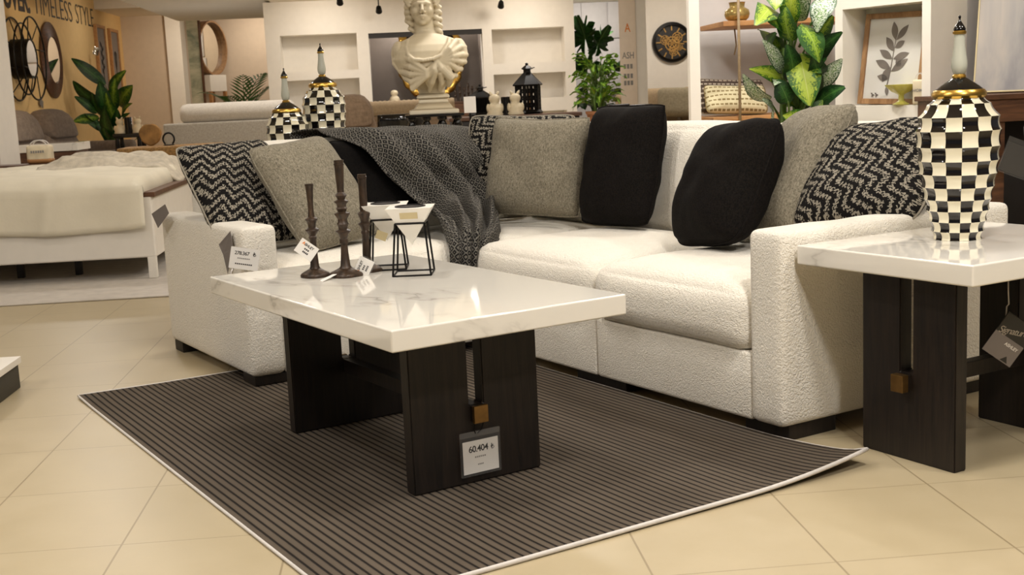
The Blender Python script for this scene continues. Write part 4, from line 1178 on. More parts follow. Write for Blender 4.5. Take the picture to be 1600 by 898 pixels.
def leafy(name, label, loc, h, leaves, mats, pot=(.16, .30), potmat='charcoal', cat='plant', stems=3, bend=1.1):
    """leaves: (height, azimuth deg, elevation deg, length, width, material, petiole)"""
    r = thing(name, label, cat, loc)
    bm = new_bm(); lathe(bm, [(pot[0] * .75, 0), (pot[0], pot[1]), (pot[0] * 1.05, pot[1]), (pot[0] * 1.02, pot[1] - .03), (0, pot[1] - .04)], 28); p = finish('pot', bm, potmat, r, 40)
    bm = new_bm(); lathe(bm, [(pot[0] * .93, pot[1] - .05), (pot[0] * .93, pot[1] - .03), (0, pot[1] - .02)], 20); finish('soil', bm, 'soil', p, 40)
    bm = new_bm()
    for k in range(stems):
        a = 2 * PI * k / stems; tube(bm, [(.03 * math.cos(a), .03 * math.sin(a), pot[1] - .05), (.05 * math.cos(a), .05 * math.sin(a), h * .55), (.04 * math.cos(a + 1), .04 * math.sin(a + 1), h * .86)], [.018, .014, .008], 7)
    finish('stem', bm, 'stem', r, 180)
    for k, (z, az, el, ln, wd, m, pet) in enumerate(leaves):
        a = rad(az); e = rad(el)
        b0 = Vector((.04 * math.cos(a), .04 * math.sin(a), z - pet * .6)); b1 = Vector((.04 * math.cos(a) + pet * math.cos(a) * math.cos(e) * .8, .04 * math.sin(a) + pet * math.sin(a) * math.cos(e) * .8, z + pet * .3 * math.sin(e)))
        bm = leaf_bm(ln, wd, bend + .3 * math.sin(k * 1.7), ph=k)
        lf = finish('leaf', bm, m, r, 180, recalc=False); Mx = aim(lf, b1, a, e, .25 * math.sin(k * 2.3))
        bm = new_bm(); inv = Mx.inverted()
        tube(bm, [inv @ b0, inv @ ((b0 + b1) / 2 + Vector((0, 0, .02))), inv @ b1], [.008, .006, .004], 6); finish('petiole', bm, 'stem', lf, 180)
    return r
# far-left broad-leaved plant
def from_px(lst, ox, oy, sc, px_m, cx_, horizon, face_y):
    """leaf list given in photo-crop units -> metres about the plant's axis"""
    out = []
    for k, (bx_, by_, tx_, ty_, wd, m) in enumerate(lst):
        fx = lambda q: ((ox + q / sc) - cx_) * px_m
        fz = lambda q, w: (horizon(ox + w / sc) - (oy + q / sc)) * px_m + 1.0
        b_ = Vector((fx(bx_), -.02 + .12 * math.sin(k * 2.7), fz(by_, bx_))); t_ = Vector((fx(tx_), face_y - .10 * abs(math.sin(k * 1.9)), fz(ty_, tx_)))
        out.append((b_, t_, wd / sc * px_m * 1.22, m, 0))
    return out
HZ = lambda x: 146 - (x - 800) * math.tan(-ROLL)
L1 = [(300, 260, 65, 40, 95, 'leaf_d'), (330, 330, 535, 140, 85, 'leaf_a'), (260, 420, 70, 230, 95, 'leaf_d'), (380, 440, 575, 270, 125, 'leaf_a'), (230, 500, 80, 360, 70, 'leaf_d'), (400, 540, 550, 420, 75, 'leaf_a'), (230, 540, 45, 575, 85, 'leaf_a'),
      (300, 640, 170, 590, 70, 'leaf_d'), (320, 830, 105, 745, 85, 'leaf_d'), (400, 580, 540, 500, 40, 'leaf_d'), (320, 820, 220, 560, 95, 'leaf_d'), (340, 720, 330, 430, 110, 'leaf_d'), (370, 620, 345, 330, 100, 'leaf_a'), (540, 720, 660, 665, 55, 'leaf_d'),
      (300, 560, 230, 330, 100, 'leaf_d'), (390, 700, 420, 470, 100, 'leaf_d'), (300, 500, 300, 240, 110, 'leaf_d'), (260, 640, 150, 500, 80, 'leaf_d'), (380, 800, 400, 620, 90, 'leaf_d'), (330, 480, 440, 210, 90, 'leaf_a'), (320, 760, 290, 600, 100, 'leaf_d'), (340, 900, 380, 760, 80, 'leaf_d')]
rp = at_v(178, 200, 18.2); pm = 18.35 / F_PX
plant_by_leaves('dieffenbachia', 'tall broad-leaved dark green plant in the corner beyond the grey recliner', W(rp.x, 18.2), 1.2, from_px(L1, 120, 90, 5.794, pm, 178, HZ, -.18), (.17, .34), 'charcoal')
# big variegated plant behind the sofa
L2 = [(690, -70, 648, 95, 135, 'leaf_b'), (660, 70, 480, 205, 150, 'leaf_b'), (1015, -20, 900, 245, 140, 'leaf_c'), (800, 235, 565, 160, 130, 'leaf_a'), (815, 190, 900, 450, 150, 'leaf_a'), (735, 420, 520, 230, 120, 'leaf_a'), (705, 510, 522, 300, 90, 'leaf_c'),
      (735, 560, 442, 492, 95, 'leaf_b'), (640, 700, 402, 525, 95, 'leaf_c'), (805, 385, 835, 735, 190, 'leaf_b'), (865, 800, 622, 670, 140, 'leaf_b'), (850, 860, 655, 800, 120, 'leaf_b'), (930, 440, 1066, 245, 125, 'leaf_d'), (945, 610, 1075, 420, 100, 'leaf_c'),
      (930, 810, 1070, 610, 150, 'leaf_d'), (660, 850, 540, 690, 100, 'leaf_c'), (760, 560, 690, 330, 130, 'leaf_d'), (880, 620, 960, 420, 130, 'leaf_d'), (720, 720, 640, 560, 120, 'leaf_d'), (880, 760, 900, 520, 130, 'leaf_d'), (760, 300, 700, 80, 130, 'leaf_a'), (830, 160, 850, -60, 110, 'leaf_c'),
      (900, 330, 1000, 140, 120, 'leaf_a'), (760, 180, 760, -40, 120, 'leaf_b'), (740, 660, 600, 600, 100, 'leaf_c'), (960, 700, 900, 870, 120, 'leaf_a'), (700, 400, 620, 250, 110, 'leaf_d'), (940, 560, 860, 400, 120, 'leaf_d'), (960, 900, 1060, 760, 110, 'leaf_d')]
PY = 5.85; pm = PY / F_PX * .995
plant_by_leaves('dieffenbachia', 'large variegated yellow-green plant standing behind the right side of the sofa', Vector(((1242 - 800) / F_PX * PY, PY, 0)), 1.15, from_px(L2, 1070, 0, 4.488, pm, 1242, HZ, -.12), (.16, .34), 'charcoal', stems=4, face=Vector((-.25, -1, .45)))

def palm(name, label, loc, h, fronds, mat, pot=(.15, .28), fan=False, potmat='terracotta'):
    r = thing(name, label, 'plant', loc)
    bm = new_bm(); lathe(bm, [(pot[0] * .75, 0), (pot[0], pot[1]), (pot[0] * 1.06, pot[1]), (pot[0] * 1.02, pot[1] - .03), (0, pot[1] - .04)], 24); p = finish('pot', bm, potmat, r, 40)
    bm = new_bm(); tube(bm, [(0, 0, pot[1] - .05), (.01, .01, h * .5), (0, 0, h)], [.05, .035, .02], 8); finish('stem', bm, 'stem', r, 180)
    for az, el, ln, wd in fronds:
        bm = new_bm(); a = rad(az); e = rad(el); pts = []
        for k in range(13):
            f = k / 12; ee = e - .9 * f * f
            if k == 0: q = Vector((0, 0, h * .92))
            else: q = pts[-1] + Vector((math.cos(a) * math.cos(ee), math.sin(a) * math.cos(ee), math.sin(ee))) * ln / 12
            pts.append(q)
        tube(bm, pts, [.010 - .0006 * k for k in range(13)], 5)
        side = Vector((-math.sin(a), math.cos(a), 0))
        for k in range(2, 13):
            f = k / 12; l_ = wd * math.sin(PI * min(1, f * .85 + .12)) 
            d = (pts[k] - pts[k - 1]).normalized()
            for sgn in (-1, 1):
                tip = pts[k] + side * sgn * l_ * .72 + d * l_ * .7 - Vector((0, 0, .12 * l_))
                mid = pts[k].lerp(tip, .45) + Vector((0, 0, .03 * l_)); w_ = d * max(.012, wd * .075)
                v0 = bm.verts.new(pts[k] - w_ * .3); v1 = bm.verts.new(mid - w_); v2 = bm.verts.new(tip); v3 = bm.verts.new(mid + w_); v4 = bm.verts.new(pts[k] + w_ * .3)
                bm.faces.new([v0, v1, v3, v4]); bm.faces.new([v1, v2, v3])
        finish('frond', bm, mat, r, 180, recalc=False)
    return r
p_ = at_v(376, 150, 19.5)
palm('potted_palm', 'green palm standing in the recess behind the pale grey sofa', W(p_.x, 19.9), .88, [(180, 50, .85, .34), (150, 20, .7, .3), (60, 72, .9, .36), (30, 60, .85, .34), (100, 80, .8, .3), (200, 15, .7, .32), (-10, 15, .7, .3), (250, 50, .7, .3), (300, 40, .7, .3)], 'leaf_f')
p_ = at_v(425, 160, 16.2)
palm('potted_fern', 'small dark leafy plant behind the shorter checkered jar', W(p_.x - .06, 16.3), .62, [(180, 40, .45, .2), (150, 60, .4, .2), (220, 30, .4, .2), (200, 60, .42, .2), (120, 40, .4, .18)], 'leaf_d', (.10, .18))
# monstera-like plant and bright shrub in the far right recess
def split_leaf_plant():
    c = at_v(930, 100, 17.9)
    r = thing('split_leaf_plant', 'dark green split-leaf plant in the pale recess right of the display wall', 'plant', W(c.x, 18.3))
    bm = new_bm(); lathe(bm, [(.15, 0), (.2, .4), (.21, .4), (.2, .37), (0, .36)], 24); finish('pot', bm, 'charcoal', r, 40)
    bm = new_bm(); tube(bm, [(0, 0, .3), (.03, 0, 1.0), (0, .02, 1.5)], [.03, .025, .015], 8); finish('stem', bm, 'stem', r, 180)
    for z, az, el, s in ((1.50, 230, 74, .50), (1.46, 315, 62, .44), (1.36, 190, 25, .46), (1.22, 255, 30, .46), (1.18, 335, 25, .44), (1.0, 195, 0, .42), (.95, 345, 5, .42), (.85, 235, -10, .40), (.8, 310, -10, .38)):
        bm = new_bm(); uvl = bm.loops.layers.uv.verify(); N = 15
        c0_ = bm.verts.new((0, s * .5, 0)); outer = []
        for k in range(N * 4 + 1):
            t_ = -PI * .93 + 2 * PI * .93 * k / (N * 4); rr = s * (.62 + .12 * math.cos(t_)) * (1 if k % 4 in (1, 2) else .62 if k % 4 == 0 else .95)
            outer.append(bm.verts.new((math.sin(t_) * rr * .85, s * .5 + math.cos(t_) * rr, -.10 * rr + .05 * math.sin(k))))
        for k in range(N * 4):
            f = bm.faces.new([c0_, outer[k], outer[k + 1]])
            for lp in f.loops: lp[uvl].uv = (.5 + lp.vert.co.x / s * .5, lp.vert.co.y / s)
        lf = finish('leaf', bm, 'leaf_d', r, 180, recalc=False); aim(lf, (.05 * math.cos(rad(az)), .05 * math.sin(rad(az)), z), rad(az), rad(el), 0)
split_leaf_plant()
c = at_v(938, 180, 12.6)
rl = random.Random(11); lv = []
for k in range(80):
    lv.append((.74 + .44 * rl.random(), 180 + 360 * rl.random(), 0 + 60 * rl.random(), .13 + .08 * rl.random(), .055, 'leaf_e', .09))
leafy('potted_shrub', 'bright green bushy shrub in a terracotta pot right of the lanterns', W(c.x, 12.7, .62), .50, [(z - .52, a, e, l, w, m, p) for z, a, e, l, w, m, p in lv], None, (.13, .16), 'terracotta', stems=5, bend=.9)
r = thing('plant_bench', 'light wooden rail bench carrying the bright green shrub', 'bench', W(c.x - .12, 12.7), YR)
bm = new_bm(); box(bm, -.62, .62, -.16, .16, .585, .6195, .004); finish('top', bm, 'tan_wood', r, 30)
for x in (-.58, .54):
    for y in (-.13, .10):
        bm = new_bm(); box(bm, x, x + .04, y, y + .04, 0, .585, .003); finish('leg', bm, 'tan_wood', r, 30)
bm = new_bm(); box(bm, -.62, -.58, -.05, -.01, .62, 1.02, .003); finish('post', bm, 'tan_wood', r, 30)
# ================================================================== PALE GREY SOFA (seen from behind)
def back_sofa(label, cat, loc, rz, w, zt, mat, bol=None, bolmat=None, name='sofa', d=.9):
    r = thing(name, label, cat, loc, rz)
    def sb(nm, c, size, rad_, m=mat, fn=None, nn=(12, 6, 6)):
        bm = new_bm(); softbox(bm, c, size, rad_, nn, fn); return finish(nm, bm, m, r, 180)
    sb('backrest', (0, .07, (zt + .08) / 2), (w, .14, zt - .08), .02)
    sb('base', (0, .14 + (d - .14) / 2, .24), (w, d - .16, .30), .03)
    for s in (-1, 1): sb('arm', (s * (w / 2 - .09), .14 + (d - .14) / 2, .34), (.18, d - .16, .50), .04)
    sb('seat_cushion', (0, .14 + (d - .14) / 2 - .02, .46), (w - .38, d - .24, .15), .05)
    for sx in (-1, 1):
        for sy in (.08, d - .1):
            bm = new_bm(); box(bm, sx * (w / 2 - .1) - .03, sx * (w / 2 - .1) + .03, sy - .03, sy + .03, 0, .092, .004); finish('foot', bm, 'charcoal', r, 30)
    if bol:
        bm = new_bm(); x0, x1, rr = bol
        prof = [(0, x0), (rr * .6, x0 + .005), (rr * .9, x0 + .03), (rr, x0 + .08), (rr * 1.02, (x0 + x1) / 2), (rr, x1 - .08), (rr * .9, x1 - .03), (rr * .6, x1 - .005), (0, x1)]
        lathe(bm, prof, 24, T(0, .12, zt + rr * .86) @ RY(PI / 2)); finish('bolster', bm, bolmat or mat, r, 60)
    return r
a = at_v(254, 195, 11.9); b = at_v(478, 190, 11.9)
gs = back_sofa('pale grey sofa seen from behind with a rolled headrest bolster along its top', 'sofa', W((a.x + b.x) / 2, 11.9), YR, b.x - a.x, .862, 'grey_sofa', (-(b.x - a.x) / 2 + .15, (b.x - a.x) / 2 - .1, .095), 'light_sofa')
g_ = at_v(286, 228, 11.55)
bm = new_bm(); lathe(bm, [(.0, .0), (.045, .0), (.045, .006), (.04, .008), (0, .008)], 20)
tube(bm, [(.048 * math.cos(t_), 0, .008 + .045 + .052 * math.sin(t_)) for t_ in [-.9 + (PI + 1.8) * k / 16 for k in range(17)]], .008, 8)
o = finish('ring_ornament', bm, 'black_metal', None, 60)
o.location = W(g_.x, 10.86, .694); tag(o, 'black ring-shaped ornament on the rattan chest in front of the pale grey sofa', 'ornament')
# log slice decoration
l_ = at_v(238, 225, 11.2)
bm = new_bm(); prof = []
lathe(bm, [(0, -.02), (.085, -.02), (.094, -.012), (.094, .012), (.085, .02), (0, .02)], 36, RX(PI / 2), scal=lambda a: 1 + .04 * math.sin(3 * a) + .02 * math.sin(7 * a))
o = finish('log_slice', bm, 'bark', None, 40); o.location = W(l_.x + .03, 11.00, .791)
o.rotation_euler = (0, 0, YR)
tag(o, 'round slice of wood standing on edge on the rattan chest', 'wood slice')
# small black table with two figurines and a dark candle
t0 = at_v(203, 208, 15.5)
tb = thing('black_side_table', 'small black turned-leg table in front of the tall corner plant', 'table', W(t0.x, 15.5), YR)
zt = t0.z
bm = new_bm(); box(bm, -.17, .17, -.17, .17, zt - .05, zt, .008); finish('tabletop', bm, 'black_gloss', tb, 30)
for x in (-.13, .13):
    for y in (-.13, .13):
        bm = new_bm(); lathe(bm, [(.02, 0), (.03, .05), (.018, .15), (.032, .3), (.02, .4), (.03, .55), (.022, zt - .05)], 12, T(x, y, 0)); finish('leg', bm, 'black_gloss', tb, 60)
bm = new_bm(); box(bm, -.16, .16, -.16, .16, .30, .33, .004); finish('shelf', bm, 'black_gloss', tb, 30)
def figurine(label, loc, h, mat='cream_stone', rz=0, ears=True, group=None):
    bm = new_bm()
    lathe(bm, [(0, 0), (.34, 0), (.36, .05), (.30, .16), (.33, .30), (.26, .44), (.17, .52), (.20, .58), (.24, .68), (.21, .80), (.10, .87), (0, .88)], 16)
    if ears:
        for s in (-1, 1): tube(bm, [(s * .10, 0, .82), (s * .15, 0, .92), (s * .19, 0, 1.0)], [.07, .06, .02], 8)
        for s in (-1, 1): ball(bm, (s * .28, -.06, .32), (.08, .12, .18), 10, 8)
    for v in bm.verts: v.co *= h
    o = finish('figurine', bm, mat, None, 180); o.location = loc; o.rotation_euler = (0, 0, rz); return tag(o, label, 'figurine', group)
figurine('pale figurine at the left side of the small black table under the corner plant', W(t0.x - .10, 15.45, zt), .20)
figurine('pale figurine at the right side of the small black table under the corner plant', W(t0.x + .11, 15.45, zt), .20)
bm = new_bm(); lathe(bm, [(0, 0), (.045, 0), (.045, .19), (.04, .195), (0, .19)], 18); o = finish('pillar_candle', bm, 'black_gloss', None, 40); o.location = W(t0.x + .005, 15.43, zt)
tag(o, 'dark pillar candle between two pale figurines on the small black table', 'candle')

# ================================================================== RECESS BEHIND: PAINTING, ROUND MIRROR, STAND
c = at_v(302, 95, 22.9)
r = thing('framed_painting', 'tall narrow landscape painting in a dark frame leaning inside the recess doorway', 'painting', W(at_v(301, 150, 22.85).x, 22.85), YR + rad(56))
bm = new_bm()
w, z0, z1 = .58, 1.0, 2.6
for x0, x1, a0, a1 in ((-w / 2, -w / 2 + .045, z0, z1), (w / 2 - .045, w / 2, z0, z1), (-w / 2, w / 2, z0, z0 + .045), (-w / 2, w / 2, z1 - .045, z1)): box(bm, x0, x1, -.05, 0, a0, a1, .004)
finish('frame', bm, 'brown_wood', r, 30)
def canvas_mat(name, stops, sc):
    t = NT(name); co = t.co('Object', sc); f = t.noise(co, 1.6, 5, .6, .8); t.base(t.ramp(f, stops)); t.set(.8); return t.m
M['landscape'] = canvas_mat('landscape_canvas', [(.3, rgb(92, 106, 86)), (.5, rgb(168, 164, 138)), (.7, rgb(206, 196, 168))], (.6, 1, 2.2))
bm = new_bm(); box(bm, -w / 2 + .03, w / 2 - .03, -.03, -.01, z0 + .03, z1 - .03); finish('canvas', bm, 'landscape', r, 30)
bm = new_bm(); box(bm, -w / 2, w / 2, -.12, .10, 0, .999, .006); finish('pedestal', bm, 'white_lacquer', r, 30)
c = at_v(322, 72, 23.0)
r = thing('deep_round_mirror', 'deep round mirror with wooden drum frame on a white stand inside the recess', 'mirror', W(at_v(325, 72, 23.9).x, 23.9), YR + rad(68))
R_ = .50; zc = c.z
bm = new_bm(); lathe(bm, [(R_ - .03, -.12), (R_, -.12), (R_, .12), (R_ - .03, .12), (R_ - .03, -.12)], 48, T(0, 0, zc) @ RX(PI / 2), cap=False); finish('frame', bm, 'frame_wood', r, 40)
bm = new_bm(); lathe(bm, [(0, -.03), (R_ - .028, -.03), (R_ - .028, .03), (0, .03)], 48, T(0, 0, zc) @ RX(PI / 2)); finish('glass', bm, 'mirror', r, 40)
bm = new_bm(); box(bm, -.30, .30, -.16, .16, zc - R_ - .30, zc - R_ + .005, .006); finish('stand_top', bm, 'white_lacquer', r, 30)
for x in (-.26, .26):
    for y in (-.13, .13):
        bm = new_bm(); box(bm, x - .03, x + .03, y - .03, y + .03, 0, zc - R_ - .30, .004); finish('leg', bm, 'tan_wood', r, 30)

# ================================================================== CENTRE BACKGROUND SEATING
c = at_v(563, 205, 13.3)
recliner('taupe recliner chair with padded headrest behind the checkered jars', 1, 'taupe', W(c.x - .02, 13.3), YR + rad(10), .66, name='recliner_chair')
a = at_v(577, 165, 14.6); b = at_v(662, 165, 14.6)
rb = back_sofa('beige sofa with ribbed bolster back standing before the grey alcove', 'sofa', W((a.x + b.x) / 2 + .12, 14.6), YR, 1.15, .80, 'taupe')
bm = new_bm(); x0 = -.56
prof = [(0, -.56)] + [(.10 + (.008 if k % 2 else 0), -.56 + 1.12 * k / 40) for k in range(41)] + [(0, .56)]
lathe(bm, prof, 20, T(0, .12, .875) @ RY(PI / 2)); finish('ribbed_bolster', bm, 'tan_sofa', rb, 40)
# dark dining chair seen from behind
def dining_chair(label, loc, rz, zt, name='dining_chair', mat='black_gloss', w=.46):
    r = thing(name, label, 'chair', loc, rz)
    bm = new_bm()
    grid(bm, 14, 8, lambda i, j: Vector(((i - .5) * w, -.20 + .10 * (2 * i - 1) ** 2 - .05 * j, .48 + (zt - .48) * j)))
    bk = finish('backrest', bm, mat, r, 180); bk.modifiers.new('thick', 'SOLIDIFY').thickness = .035
    bm = new_bm(); softbox(bm, (0, .05, .45), (w, .46, .09), .03, (8, 8, 4)); finish('seat', bm, mat, r, 180)
    for x in (-1, 1):
        for y in (-.14, .24):
            bm = new_bm(); tube(bm, [(x * (w / 2 - .04), y, .42), (x * (w / 2 - .01), y * 1.15, 0)], [.02, .014], 8); finish('leg', bm, 'brass' if False else 'charcoal', r, 60)
    return r
c = at_v(618, 185, 9.6)
dining_chair('black curved-back leather chair left of the statue, behind the throw blanket', W(c.x, 9.8), YR + rad(20), .88, w=.40)
bm_ = None

# ================================================================== STATUE ON BALUSTRADE TABLE
bc = at_v(678, 178, 7.15); BZ = .905
r = thing('balustrade_console', 'black console table with turned baluster supports carrying the classical bust', 'console table', W(bc.x, 7.15), YR)
bm = new_bm(); box(bm, -.165, .165, -.16, .16, BZ - .016, BZ - .0005, .004); finish('tabletop', bm, 'black_gloss', r, 30)
for x in (-.13, -.045, .045, .13):
    for y in (-.12, .12):
        bm = new_bm(); z1 = BZ - .016; z0 = BZ - .24
        lathe(bm, [(.018, z0), (.026, z0 + .02), (.014, z0 + .05), (.024, z0 + .10), (.012, z0 + .13), (.020, z0 + .145), (.012, z0 + .155), (.026, z0 + .175), (.014, z0 + .20), (.024, z0 + .21), (.022, z1)], 12, T(x, y, 0)); finish('baluster', bm, 'black_gloss', r, 60)
bm = new_bm(); box(bm, -.165, .165, -.16, .16, BZ - .26, BZ - .24, .004); finish('shelf', bm, 'black_gloss', r, 30)
for x in (-.14, .14):
    for y in (-.13, .13):
        bm = new_bm(); lathe(bm, [(.028, 0), (.03, .05), (.02, .1), (.03, .3), (.022, BZ - .26)], 12, T(x, y, 0)); finish('leg', bm, 'black_gloss', r, 60)

def remesh(bm, voxel, smooth_it=2, disp=None):
    me = bpy.data.meshes.new('tmp'); bm.to_mesh(me); bm.free()
    o = bpy.data.objects.new('tmp', me); COL.objects.link(o)
    m = o.modifiers.new('r', 'REMESH'); m.mode = 'VOXEL'; m.voxel_size = voxel
    s = o.modifiers.new('s', 'SMOOTH'); s.iterations = smooth_it; s.factor = .5
    me2 = bpy.data.meshes.new_from_object(o.evaluated_get(bpy.context.evaluated_depsgraph_get()))
    b = new_bm(); b.from_mesh(me2)
    bpy.data.objects.remove(o); bpy.data.meshes.remove(me); bpy.data.meshes.remove(me2)
    if disp:
        for v in b.verts: v.co = disp(v.co)
    return b
def bust():
    k = 1 / 281.0       # metres per reference pixel
    r = thing('classical_bust', 'cream plaster bust of a woman with curled hair and draped gown on the black console', 'statue', W(bc.x, 7.15, BZ), YR)
    def X(px): return (px - 678) * k
    def Zz(py): return (178.5 - py) * k
    # square foot
    bm = new_bm()
    def slab(w0, w1, y0, y1, d=.9):
        a = [bm.verts.new((sx * w0 * k, sy * w0 * k * d, Zz(y0))) for sx, sy in ((-1, -1), (1, -1), (1, 1), (-1, 1))]
        b = [bm.verts.new((sx * w1 * k, sy * w1 * k * d, Zz(y1))) for sx, sy in ((-1, -1), (1, -1), (1, 1), (-1, 1))]
        bm.faces.new(a[::-1]); bm.faces.new(b)
        for q in range(4): bm.faces.new([a[q], a[(q + 1) % 4], b[(q + 1) % 4], b[q]])
    slab(39, 39, 178.4, 172); slab(38, 31, 172, 170); slab(31, 24, 170, 161); slab(24, 22, 161, 155); slab(23, 26, 155, 153.5); slab(26, 26, 153.5, 150); slab(26, 22, 150, 147)
    bmesh.ops.bevel(bm, geom=[e for e in bm.edges], offset=.003, segments=2, affect='EDGES')
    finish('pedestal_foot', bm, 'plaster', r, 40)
    bm = new_bm()
    # torso: stacked elliptical sections (centre x, half-width, half-depth, depth offset)
    secs = [(147, 677, 21, 20, 0), (139, 676, 22, 21, 0), (133, 676, 25, 23, -2), (126, 675, 33, 28, -4), (116, 674, 45, 34, -6), (104, 674, 54, 39, -8), (92, 675, 59, 39, -8), (80, 676, 58, 37, -6), (70, 677, 54, 33, -3), (63, 677, 45, 27, 0), (57, 675, 30, 22, 2), (52, 672, 19, 18, 3), (46, 671, 16.5, 16.5, 3), (36, 670, 16, 16.5, 3), (28, 670, 15, 16, 3)]
    rings = []
    for py, cx_, hw, hd, oy in secs:
        rings.append([bm.verts.new((X(cx_) + hw * k * math.copysign(abs(math.cos(a)) ** .85, math.cos(a)), (oy + 0) * k + hd * k * math.copysign(abs(math.sin(a)) ** .85, math.sin(a)), Zz(py))) for a in [2 * PI * q / 36 for q in range(36)]])
    for A, B in zip(rings, rings[1:]):
        for q in range(36): bm.faces.new([A[q], A[(q + 1) % 36], B[(q + 1) % 36], B[q]])
    bm.faces.new(rings[0][::-1]); bm.faces.new(rings[-1])
    def b(px, py, yy, rx, ry, rz_, Mx=None): ball(bm, (X(px), yy * k, Zz(py)), (rx * k, ry * k, rz_ * k), 18, 12, Mx)
    def t(pts, rr, seg=8): tube(bm, [(X(p[0]), p[2] * k, Zz(p[1])) for p in pts], [q * k for q in rr] if isinstance(rr, (list, tuple)) else rr * k, seg)
    # bosom and shoulder puffs
    b(660, 96, -30, 17, 14, 15); b(695, 96, -30, 17, 14, 15)
    b(628, 82, -4, 13, 24, 20); b(723, 84, -4, 14, 24, 23)
    for q in range(4): t([(632 - q * 5, 66 + q * 5, -8), (625 - q * 2, 80 + q * 6, -22), (632 - q, 96 + q * 6, -30)], [2.4, 3.6, 2.4], 7)
    for q in range(4): t([(714 + q * 5, 64 + q * 5, -8), (708 + q * 6, 76 + q * 7, -26), (700 + q * 5, 90 + q * 6, -36)], [2.4, 4, 2.6], 7)
    # head: skull, face, jaw, chin
    HX = 668
    b(HX + 1, 4, 4, 21, 25, 27); b(HX, 14, -7, 18.5, 18, 24); b(HX, 28, -10, 13.5, 14, 12); b(HX - .5, 34, -17, 6.5, 6, 5.5)
    # brow, nose, cheeks, lips, eyelids
    t([(HX - 13, 7, -20), (HX - 6, 5, -24), (HX, 6, -25), (HX + 6, 5, -24), (HX + 13, 7, -20)], [2.5, 3.2, 3, 3.2, 2.5])
    t([(HX, 5, -24.5), (HX - .5, 12, -28), (HX - .8, 18, -31)], [2.3, 2.8, 3.4]); b(HX - 3, 19.5, -27, 2.6, 2.6, 2); b(HX + 2.5, 19.5, -27, 2.6, 2.6, 2)
    b(HX - 9.5, 17, -17, 7, 7, 7); b(HX + 9.5, 17, -17, 7, 7, 7)
    t([(HX - 6, 26, -22), (HX - 2, 25, -26), (HX, 25.6, -26), (HX + 2, 25, -26), (HX + 6, 26, -22)], [1, 1.9, 1.7, 1.9, 1]); t([(HX - 5, 27.5, -22), (HX, 28.6, -25), (HX + 5, 27.5, -22)], [1, 2.2, 1])
    for s in (-1, 1):
        b(HX + s * 7.6, 10.5, -20.5, 3.9, 3.2, 2.6); t([(HX + s * 3.6, 11, -22.4), (HX + s * 7.6, 8.6, -24), (HX + s * 12, 11, -20)], 1.1, 6); t([(HX + s * 3.8, 11.4, -22.2), (HX + s * 7.6, 13, -23), (HX + s * 11.6, 11.6, -20)], .9, 6)
        b(HX + s * 19.5, 14, 3, 2.5, 5, 7)
    # hair: waves swept up from the brow, side rolls, hanging curls
    for q in range(11):
        f = q / 10; a = PI * f
        x0 = HX + 1 - 20 * math.cos(a); z0 = 4 - 15 * math.sin(a)
        t([(x0, z0 + 6, -14 + 3 * abs(f - .5)), (HX + 1 - 25 * math.cos(a), 0 - 24 * math.sin(a), -8), (HX + 1 - 22 * math.cos(a), -8 - 28 * math.sin(a), 6), (HX + 1 - 8 * math.cos(a), -18 - 18 * math.sin(a), 16)], [3, 5.5, 6, 5], 8)
    b(HX + 2, -18, 6, 24, 26, 20); b(HX + 2, 2, 14, 23, 20, 24)
    for s in (-1, 1):
        for q in range(4): b(HX + s * (21 + 1.5 * math.sin(q)), 2 + q * 7.5, -2 + q * 2.5, 6.5, 9, 5.5)
    def curl(x, y0, y1, yy, rr, turns, amp, lean=0):
        pts = []
        for q in range(turns * 10 + 1):
            f = q / (turns * 10); a = 2 * PI * turns * f
            pts.append((x + lean * f + amp * math.cos(a), y0 + (y1 - y0) * f, yy + amp * math.sin(a)))
        t(pts, rr, 7)
    curl(HX - 20, 18, 48, 2, 3.4, 3, 3.2, 2); curl(HX - 23, 14, 36, 6, 3.2, 2, 3)
    curl(HX + 20, 20, 60, -2, 3.8, 4, 3.6, 6); curl(HX + 26, 10, 52, 4, 3.6, 4, 3.4, 0); curl(HX + 17, 24, 54, 8, 3.5, 3, 3, 2)
    # ribbon choker
    tube(bm, [(X(671) + 17 * k * math.cos(a), 3 * k + 17 * k * math.sin(a), Zz(48.5 + 1.2 * math.sin(a))) for a in [2 * PI * q / 24 for q in range(24)]], 1.2 * k, 6, closed=True)
    # beaded neckline
    nl = [(643, 63, -14), (640, 74, -26), (642, 86, -36), (650, 93, -43), (664, 95, -46), (680, 93, -46), (692, 88, -43), (700, 78, -36), (706, 69, -28), (709, 61, -14)]
    nl = [(p[0], p[1], p[2] - 3) for p in nl]
    t(nl, 3.0, 8)
    for p0, p1 in zip(nl, nl[1:]):
        for q in range(4):
            f = q / 4; b(p0[0] + (p1[0] - p0[0]) * f, p0[1] + (p1[1] - p0[1]) * f, p0[2] + (p1[2] - p0[2]) * f - 1.6, 2.8, 2.8, 2.8)
    # gathered drapery: folds run from the bow out to shoulders and hem
    kn = (686, 98, -47)
    for ex, ey, yy in ((727, 66, -4), (733, 76, -8), (735, 88, -10), (732, 99, -14), (725, 110, -18), (716, 120, -22)):
        t([kn, ((kn[0] + ex) / 2, (kn[1] + ey) / 2 - 3, -45), (ex - 9, ey, yy - 18), (ex - 1, ey, yy - 4), (ex - 5, ey + 2, yy + 10)], [3, 4.6, 5, 4.6, 3], 8)
